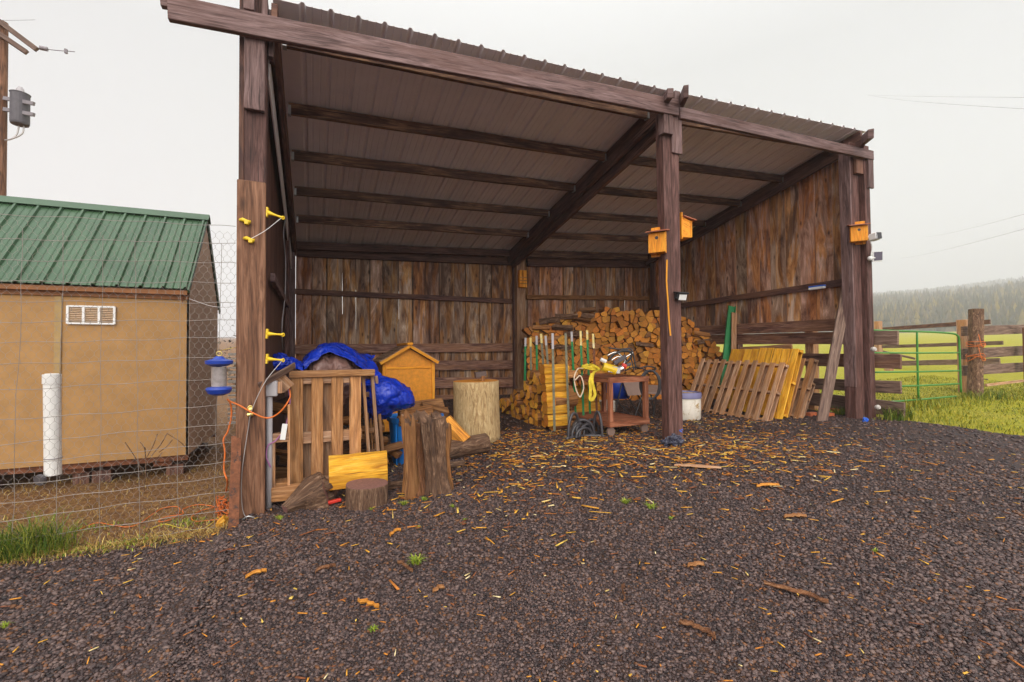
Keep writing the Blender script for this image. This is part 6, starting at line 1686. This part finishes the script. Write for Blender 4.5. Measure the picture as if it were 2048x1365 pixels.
# ================================================================== RIGHT: gate, corner post, rails, far fence
YG = .3
gt = thing('metal_gate', 'green tubular steel farm gate right of the shed', 'gate', atY(1840, 800, YG))
def tube_px(pts, r_, name, mat, parent, Y=YG, n=6):
    b = MB(); b.tube(spline([atY(x, y, Y) for x, y in pts], n), r_, 10); return b.build(name, mat, parent, smooth=True)
tube_px([(1745, 661), (1780, 662), (1850, 664), (1900, 667), (1914, 671), (1918, 682), (1920, 730), (1922, 785)], .021, 'frame_tube', M['gate'], gt)
tube_px([(1834, 663), (1835, 730), (1837, 797)], .020, 'upright_tube', M['gate'], gt)
for i, (pa, pb) in enumerate((((1747, 706), (1918, 706)), ((1750, 745), (1918, 742)), ((1798, 773), (1918, 768)), ((1755, 806), (1912, 793)))):
    tube_px([pa, ((pa[0]+pb[0])/2, (pa[1]+pb[1])/2+.5), pb], .018, 'cross_tube', M['gate'], gt)
# corner post of rough wood with orange twine
A_, B_ = atY(1950, 800, .55), atY(1952, 619, .55)
wood_post = stump(Vector((A_.x, .55, A_.z-.1)), Vector((B_.x, .55, B_.z)), [.16, .155, .145, .14, .15, .14], 12, .35, [M['bark'], M['fence']], 'corner_post', 'thick rough wooden corner post wound with orange twine', seed=19, n=16, cat='fence post', smooth=False)
rng = random.Random(6)
for (zy, nm) in ((686, 'orange twine wound round the upper part of the rough corner post'), (712, 'thick knot of orange twine round the middle of the rough corner post')):
    pts = []; c_ = atY(1951, zy, .55)
    for k in range(17):
        t = k*1.1; pts.append(c_+Vector((.17*math.cos(t)*(1+.1*rng.random()), .17*math.sin(t), rng.uniform(-.07, .07)-.012*k*.3)))
    pts += [c_+Vector((-.15, -.18, -.1)), c_+Vector((-.2, -.14, .2))]
    b = MB(); b.tube(spline(pts, 4), .007, 6); tag(b.build('baling_twine', M['corange'], smooth=True), nm, 'twine', 'twine on the corner post')
def rail_px(name, x0, ya0, yb0, x1, ya1, yb1, Y0, Y1, mat, label, th=.05, grp=None, parent=None):
    a0, a1, c0_, c1_ = atY(x0, ya0, Y0), atY(x0, yb0, Y0), atY(x1, ya1, Y1), atY(x1, yb1, Y1)
    h = ((a0.z-a1.z)+(c0_.z-c1_.z))/2
    b = MB(); b.beam((a0+a1)/2, (c0_+c1_)/2, th, h, (0, 0, 1), n=5, jit=.004)
    o = b.build(name, mat, parent, bevel=.005); return o if parent else tag(o, label, 'fence', grp)
nf = thing('plank_fence', 'near fence of three broad planks right of the rough corner post', 'fence', atY(2000, 760, .4))
for (ya0, yb0, ya1, yb1) in ((654, 672, 649, 670), (698, 719, 690, 711), (731, 753, 723, 742)):
    rail_px('plank', 1924, ya0, yb0, 2150, ya1-3, yb1-6, .80, .45, M['fence'], None, parent=nf)
b = MB(); A_ = atY(2062, 765, .35); b.beam((A_.x, .35, A_.z-.5), (A_.x, .35, atY(2062, 655, .35).z), .2, .2, (0, 1, 0)); b.build('post', M['dark'], nf, bevel=.006)
b = MB(); b.beam(atY(1972, 771, .4), atY(2046, 762, .4), .05, .06); b.build('low_rail', M['pallet_grey'], nf, bevel=.004)
ff = thing('rail_fence', 'farther plank rail fence seen through the green gate', 'fence', atY(1860, 760, 6))
for (x0, ya0, yb0, x1, ya1, yb1, Y0, Y1, mt_) in ((1762, 656, 662, 1980, 639, 649, 9, 3.6, 'dark'), (1764, 691, 697, 2006, 682, 690, 8, 3.2, 'fence'), (1800, 721, 733, 2000, 718, 727, 7, 3.2, 'fence'), (1795, 760, 768, 1976, 758, 767, 6, 3.0, 'fence'), (1760, 700, 704, 1830, 716, 720, 9, 7, 'fence')):
    rail_px('rail', x0, ya0, yb0, x1, ya1, yb1, Y0, Y1, M[mt_], None, parent=ff)
for (px, y0_, y1_, Y) in ((1756, 643, 745, 8.5), (1778, 738, 758, 6.5), (1928, 640, 790, 1.4)):
    a0, a1 = atY(px, y0_, Y), atY(px, y1_, Y); b = MB(); b.beam((a0.x, Y, a1.z-.2), (a0.x, Y, a0.z), .3, .22, (0, 1, 0)); b.build('post', M['pallet_grey'], ff, bevel=.01)

# ================================================================== GROUND LITTER, WEEDS, GRASS
def chips():
    rng = random.Random(12); V = []; Ff = []; C = []
    def add(x, y, L, w, th, c, curl=0):
        a = rng.uniform(0, 3.1416); z = Gn(x, y)+.012; d = Vector((math.cos(a), math.sin(a), rng.uniform(-.10, .10))); s = Vector((-d.y, d.x, rng.uniform(-.3, .3)))
        p = Vector((x, y, z+rng.uniform(0, .012))); b0 = len(V)
        for (u, v) in ((-.5, -.5*rng.random()), (-.5, .5), (.5, .5*rng.random()), (.5, -.5)):
            V.append(p+d*(u*L)+s*(v*w))
        for i in range(4): V.append(V[b0+i]+Vector((0, 0, th)))
        for f in ((0, 3, 2, 1), (4, 5, 6, 7), (0, 1, 5, 4), (1, 2, 6, 5), (2, 3, 7, 6), (3, 0, 4, 7)): Ff.append(tuple(b0+i for i in f)); C.append(c)
    blobs = [(4.0, .3, 1.5, .8, 1250), (5.3, -.8, 1.3, .7, 800), (3.2, -.5, 1.4, .8, 380), (4.5, 1.4, 1.2, .5, 380), (6.2, -.9, 1.2, .6, 380), (1.9, -1.1, .8, .5, 60), (5.8, 1.4, 1.4, .5, 220), (7.2, .9, 1, .5, 200), (3, .9, .8, .5, 200), (1.2, -.25, 1.0, .35, 90), (3.0, 1.7, 1.2, .5, 160)]
    for (bx, by, sx_, sy_, n) in blobs:
        for i in range(int(n*.62)):
            x, y = rng.gauss(bx, sx_*.75), rng.gauss(by, sy_)
            s = rng.random()
            L = rng.uniform(.02, .10) if s < .85 else rng.uniform(.1, .2); add(x, y, L, rng.uniform(.006, .026), .005, rng.random())
    for i in range(1300):
        x, y = rng.uniform(-1.5, 9), rng.uniform(-4.6, 1); 
        if zone_grass(x, y) > .4 or zone_dirt(x, y) > .3: continue
        dcam = math.hypot(x-CX, y-CY); k = .55+.45*min(1, dcam/5)
        add(x, y, rng.uniform(.015, .075)*k, rng.uniform(.004, .014)*k, .004, rng.random())
    mt, nt, b = mat_new('wood chips')
    a = N(nt, 'ShaderNodeAttribute', attribute_name='rnd').outputs['Fac']
    P_ = N(nt, 'ShaderNodeNewGeometry').outputs['Position']
    n1 = N(nt, 'ShaderNodeTexNoise', {'Vector': P_, 'Scale': 60, 'Detail': 4})
    cc = rampn(nt, a, [(0, (.12, .035, .015)), (.25, (.34, .10, .02)), (.5, (.60, .21, .02)), (.8, (.74, .36, .03)), (.93, (.80, .52, .08)), (1, (.85, .7, .4))])
    cc = mixc(nt, 1.0, cc, rampn(nt, n1.outputs[0], [(.3, (.6,)*3), (.7, (1.2,)*3)]), 'MULTIPLY')
    nt.links.new(cc, b.inputs['Base Color']); b.inputs['Roughness'].default_value = .7
    o = raw('wood_chips', V, Ff, mt, False, [('rnd', 'FACE', C)])
    tag(o, 'golden wood chips and splinters strewn over the dark gravel', 'wood chips', None, 'stuff')
chips()
rng = random.Random(9)
def barkpiece(px, py, L, w, an, label, mat):
    q = gp(px, py, .015); d = Vector((math.cos(an), math.sin(an), 0)); s = Vector((-d.y, d.x, 0)); b = MB(); n = 9
    for i in range(n+1):
        t = i/n; ww = w*(math.sin(math.pi*(.08+.84*t))**.6)*(1+rng.uniform(-.25, .25)); off = s*rng.uniform(-.012, .012); z = Vector((0, 0, .012*math.sin(t*3.1)))
        c = q+d*((t-.5)*L)+off+z
        b.v += [c-s*ww/2, c+Vector((0, 0, .018)), c+s*ww/2, c-Vector((0, 0, .012))]
    for i in range(n):
        for j in range(4):
            k = (j+1) % 4; b.face((i*4+j, (i+1)*4+j, (i+1)*4+k, i*4+k), ((i*.03, j*.03), (i*.03+.03, j*.03), (i*.03+.03, j*.03+.03), (i*.03, j*.03+.03)), .4)
    b.face((0, 1, 2, 3), ((0, 0),)*4, .4); b.face(tuple(n*4+i for i in (3, 2, 1, 0)), ((0, 0),)*4, .4)
    tag(b.build('bark_piece', mat), label, 'bark', 'bark pieces on the gravel')
barkpiece(1392, 1136, .13, .045, -.2, 'broad pointed piece of bark on the right foreground gravel', M['splitold'])
barkpiece(1590, 1194, .34, .035, -1.1, 'long dark stick-like bark strip on the right foreground gravel', M['barkred'])
barkpiece(1395, 1268, .20, .035, -1.2, 'dark bark strip nearest the bottom edge of the gravel', M['barkred'])
barkpiece(1590, 1037, .20, .055, -.35, 'reddish oval bark flake beyond the long bark strip', M['splitold'])
barkpiece(1395, 936, .50, .12, -.7, 'large flat grey bark sheet near the middle post', M['pallet_grey'])
barkpiece(878, 1186, .085, .035, .3, 'small red bark chunk with a yellow tip in the central foreground', M['splitold'])
barkpiece(735, 1215, .17, .018, -.8, 'thin orange splinter lying in the left central foreground', M['split'])
barkpiece(810, 1140, .20, .012, -1.2, 'thin dark red twig beside the feathery weed', M['barkred'])
barkpiece(650, 1142, .15, .02, .4, 'small pair of red-brown splinters on the left gravel', M['barkred'])
barkpiece(512, 1150, .14, .028, .45, 'golden splinter on the far left foreground gravel', M['split'])
barkpiece(1248, 1190, .16, .014, .9, 'slim brown twig standing across the gravel in the centre right', M['barkred'])
barkpiece(1535, 975, .24, .05, -.3, 'tan bark flake among the chips in front of the middle post', M['split'])
barkpiece(790, 1070, .14, .025, .7, 'golden curved splinter in front of the hollow stump', M['split'])
# blades
def leafmat(name, c1, c2, c3):
    mt, nt, b = mat_new(name)
    a = N(nt, 'ShaderNodeAttribute', attribute_name='rnd').outputs['Fac']
    nt.links.new(rampn(nt, a, [(0, c1), (.5, c2), (1, c3)]), b.inputs['Base Color']); b.inputs['Roughness'].default_value = .6
    b.inputs['Specular IOR Level'].default_value = .25
    return mt
M['grass'] = leafmat('green grass', (.04, .085, .008), (.10, .17, .012), (.30, .28, .04))
M['drygrass'] = leafmat('dry grass', (.14, .06, .02), (.36, .20, .05), (.62, .46, .15))
M['weed'] = leafmat('lime weed', (.10, .17, .015), (.22, .30, .02), (.40, .40, .05))
def blades(points, hts, width, lean, seed, origin=(0, 0, 0), tufts=1):
    rng = random.Random(seed); V = []; Ff = []; C = []
    for (x, y, z), h in zip(points, hts):
        a = rng.uniform(0, 6.283); l = rng.uniform(.15, 1)*lean*h; d = Vector((math.cos(a), math.sin(a), 0)); s = Vector((-d.y, d.x, 0))*width*rng.uniform(.6, 1.2)
        p = Vector((x, y, z)); b0 = len(V); c = rng.random()
        for (t, w) in ((0, 1), (.4, .85), (.75, .55)):
            q = p+Vector((0, 0, h*t*(1-.15*t*lean)))+d*(l*t*t); V.append(q-s*w/2); V.append(q+s*w/2)
        tip = p+Vector((0, 0, h*(1-.3*lean)))+d*l; V.append(tip); V.append(tip+s*.05)
        for i in range(3): Ff.append((b0+2*i, b0+2*i+1, b0+2*i+3, b0+2*i+2)); C.append(c)
    o = Vector(origin); V = [v-o for v in V]
    return V, Ff, C
def blade_obj(name, pts, hts, w, lean, seed, mat, origin=(0, 0, 0)):
    V, Ff, C = blades(pts, hts, w, lean, seed, origin); ob = raw(name, V, Ff, mat, False, [('rnd', 'FACE', C)]); ob.location = origin; return ob
# grass tuft at far left
for (px, py, n, h, rad, lb) in ((48, 1118, 620, .50, .24, 'big lush green grass tuft at the foot of the wire fence'), (0, 1120, 200, .34, .18, 'second green grass tuft cut by the left picture edge')):
    q = g(px, py); q.y += .1; pts = []; hs2 = []
    for i in range(n):
        a = random.uniform(0, 6.283); r_ = rad*math.sqrt(random.random()); x, y = q.x+r_*math.cos(a)*1.3, q.y+r_*math.sin(a)*.7; pts.append((x, y, Gn(x, y)-.01)); hs2.append(h*R(.4, 1.1)*(1-.5*(r_/rad)**2))
    tag(blade_obj('grass_tuft', pts, hs2, .007, 1.0, int(px)+1, M['grass'], q), lb, 'grass', None)
# dry grass and low green along the fence foot
pts = []; hs2 = []
for i in range(9500):
    x = R(-4.2, -.15); y = random.gauss(-.06, .10) if random.random() < .55 else R(-.1, 2.6)
    if y < -.30: continue
    pts.append((x, y, Gn(x, y)-.004)); hs2.append(R(.01, .06) if random.random() < .8 else R(.06, .12))
blade_o = blade_obj('dry_grass', pts, hs2, .006, 2.2, 5, M['drygrass']); tag(blade_o, 'dead straw-coloured grass over the dirt behind the wire fence', 'grass', None, 'stuff')
pts = []; hs2 = []
for i in range(900):
    c_ = random.choice(((-1.25, -.1, .22), (-.9, -.08, .15), (-1.9, .0, .3), (-2.2, -.1, .3), (-.55, .3, .12), (-1.5, .5, .2))); x, y = random.gauss(c_[0], c_[2]), random.gauss(c_[1], .07)
    pts.append((x, y, Gn(x, y)-.004)); hs2.append(R(.02, .06))
tag(blade_obj('low_weeds', pts, hs2, .010, 1.2, 6, M['weed']), 'low lime green weeds along the foot of the wire fence', 'weeds', None, 'stuff')
# pasture grass at right
pts = []; hs2 = []
k = 0
while k < 30000:
    x = R(9.6, 22); y = R(-4.5, 4.5)
    if x < 10.3 and y > .35: continue
    zg = zone_grass(x, y)
    if x < 10.6: zg = max(zg, .35 if (x > 9.9 and -.35 < y < .3) else 0)
    if random.random() > zg*1.05: 
        k += .12; continue
    nz = mn.noise(Vector((x*.8, y*.8, 4)))
    tall = .05+.10*max(0, nz+.2)+(.22*max(0, 1-abs(y-.3)/.7)*(.4+max(0, nz)) if x > 10.3 else 0)
    pts.append((x, y, Gn(x, y)-.01)); hs2.append(tall*R(.5, 1.3)); k += 1
tag(blade_obj('pasture_grass', pts, hs2, .014, .9, 8, leafmat('pasture grass', (.09, .12, .008), (.22, .24, .012), (.46, .36, .04))), 'yellow-green pasture grass beyond the gravel edge', 'grass', None, 'stuff')
for (px, py, n, h, rad, lb) in ((1815, 842, 260, .34, .30, 'tall green grass clump under the gate beside the plank ends'), (1700, 832, 120, .24, .20, 'small grass clump at the foot of the right post'), (1985, 800, 300, .34, .6, 'broad grass clump at the foot of the rough corner post')):
    q = g(px, py); q.y += .15; pts = []; hs2 = []
    for i in range(n):
        a = random.uniform(0, 6.283); r_ = rad*math.sqrt(random.random()); x, y = q.x+r_*math.cos(a), q.y+r_*math.sin(a)*.6; pts.append((x, y, Gn(x, y)-.01)); hs2.append(h*R(.4, 1.1))
    tag(blade_obj('grass_clump', pts, hs2, .012, .9, int(px), M['grass'], q), lb, 'grass')
# small weeds in the gravel
wd = [(832, 1132, .075, 'feathery green weed alone in the central foreground gravel'), (745, 1267, .035, 'tiny weed nearest the bottom edge on the left'), (808, 1013, .06, 'lime weed in front of the hollow stump'), (850, 1004, .05, 'lime weed at the right front of the hollow stump'), (905, 1018, .035, 'small lime sprout right of the hollow stump'),
      (1250, 1008, .06, 'lime weed among the chips left of the middle post'), (1302, 1018, .06, 'lime weed among the chips below the middle post'), (560, 1040, .05, 'lime sprout in front of the left post'), (742, 1022, .03, 'tiny sprout at the foot of the round stump'), (930, 1045, .03, 'tiny sprout in the middle of the gravel'), (12, 1252, .04, 'small lime leaves at the left picture edge'), (1342, 1040, .03, 'tiny sprout below the chip bed'), (1750, 1105, .03, 'tiny sprout in the right gravel'), (838, 1058, .03, 'tiny sprout between the splinters')]
for i, (px, py, h, lb) in enumerate(wd):
    q = gp(px, py, .0); pts = []; hs2 = []
    n = int(14+h*500)
    for j in range(n):
        a = random.uniform(0, 6.283); r_ = h*.5*random.random(); pts.append((q.x+r_*math.cos(a), q.y+r_*math.sin(a), q.z+.004)); hs2.append(h*R(.5, 1.2))
    tag(blade_obj('weed', pts, hs2, .004+h*.06, 1.5, i, M['weed'], q), lb, 'weed', 'weeds in the gravel')
# bare twig shrub behind the fence
sh0 = atY(287, 935, .35); sh0.z = Gn(sh0.x, sh0.y)-.01
b = MB()
for (px, py, px2, py2) in ((287, 985, 290, 895), (287, 950, 250, 885), (290, 920, 315, 868), (303, 912, 335, 866), (290, 905, 280, 885), (295, 930, 325, 905), (335, 868, 372, 895), (318, 905, 345, 880)):
    b.tube(spline([atY(px, py, .35), atY((px+px2)/2+3, (py+py2)/2, .35), atY(px2, py2, .37)], 3), .004, 5)
tag(b.build('bare_shrub', M['bark']), 'bare twiggy shrub behind the wire fence', 'shrub')
# dark scrub far behind, between the storage shed and the post
def scrub():
    V = []; Ff = []; C = []; rng = random.Random(3); o = Vector((-1.2, 15, G(-1.2, 15)))
    for i in range(1500):
        p = o+Vector((rng.gauss(0, 1.0), rng.gauss(0, .8), abs(rng.gauss(0, 1.0))*.9)); s = rng.uniform(.06, .14)
        a = Vector((rng.gauss(0, 1), rng.gauss(0, 1), rng.gauss(0, 1))).normalized()*s; c = Vector((rng.gauss(0, 1), rng.gauss(0, 1), rng.gauss(0, 1))).normalized()*s*.5
        b0 = len(V); V.extend([p-o, p+a-o, p+a+c-o, p+c-o]); Ff.append((b0, b0+1, b0+2, b0+3)); C.append(rng.random())
    ob = raw('brush', V, Ff, leafmat('dark brush', (.03, .025, .02), (.08, .06, .04), (.15, .12, .08)), False, [('rnd', 'FACE', C)]); ob.location = o
    return tag(ob, 'dark brush beyond the storage shed left of the post', 'bush')
scrub()
# corrugated sheet wall behind feeder
b = MB(); q0, q1 = atY(462, 700, 5.5), atY(480, 860, 5.5)
n = 22
for i in range(n):
    z = q1.z-.4+(q0.z-q1.z+.4)*i/n; b.beam((q0.x-.05, 5.5, z), (-.12, 5.5, z+.01), .04, .05 if i % 2 else .03, (0, 0, 1), m_=0)
tag(b.build('corrugated_sheet', M['metal']), 'corrugated metal sheet behind the bird feeder', 'metal sheet')

# ================================================================== AIR
b = MB(); b.box(-950, 2700, -120, 2700, -12, 330)
hz = b.build('haze', bpy.data.materials.new('haze air'))
hm = hz.data.materials[0]; hm.use_nodes = True; nt = hm.node_tree; nt.nodes.clear()
pv = nt.nodes.new('ShaderNodeVolumePrincipled'); pv.inputs['Density'].default_value = .0011; pv.inputs['Color'].default_value = (.93, .94, .96, 1)
mo = nt.nodes.new('ShaderNodeOutputMaterial'); nt.links.new(pv.outputs[0], mo.inputs['Volume']); tag(hz, kind='stuff')
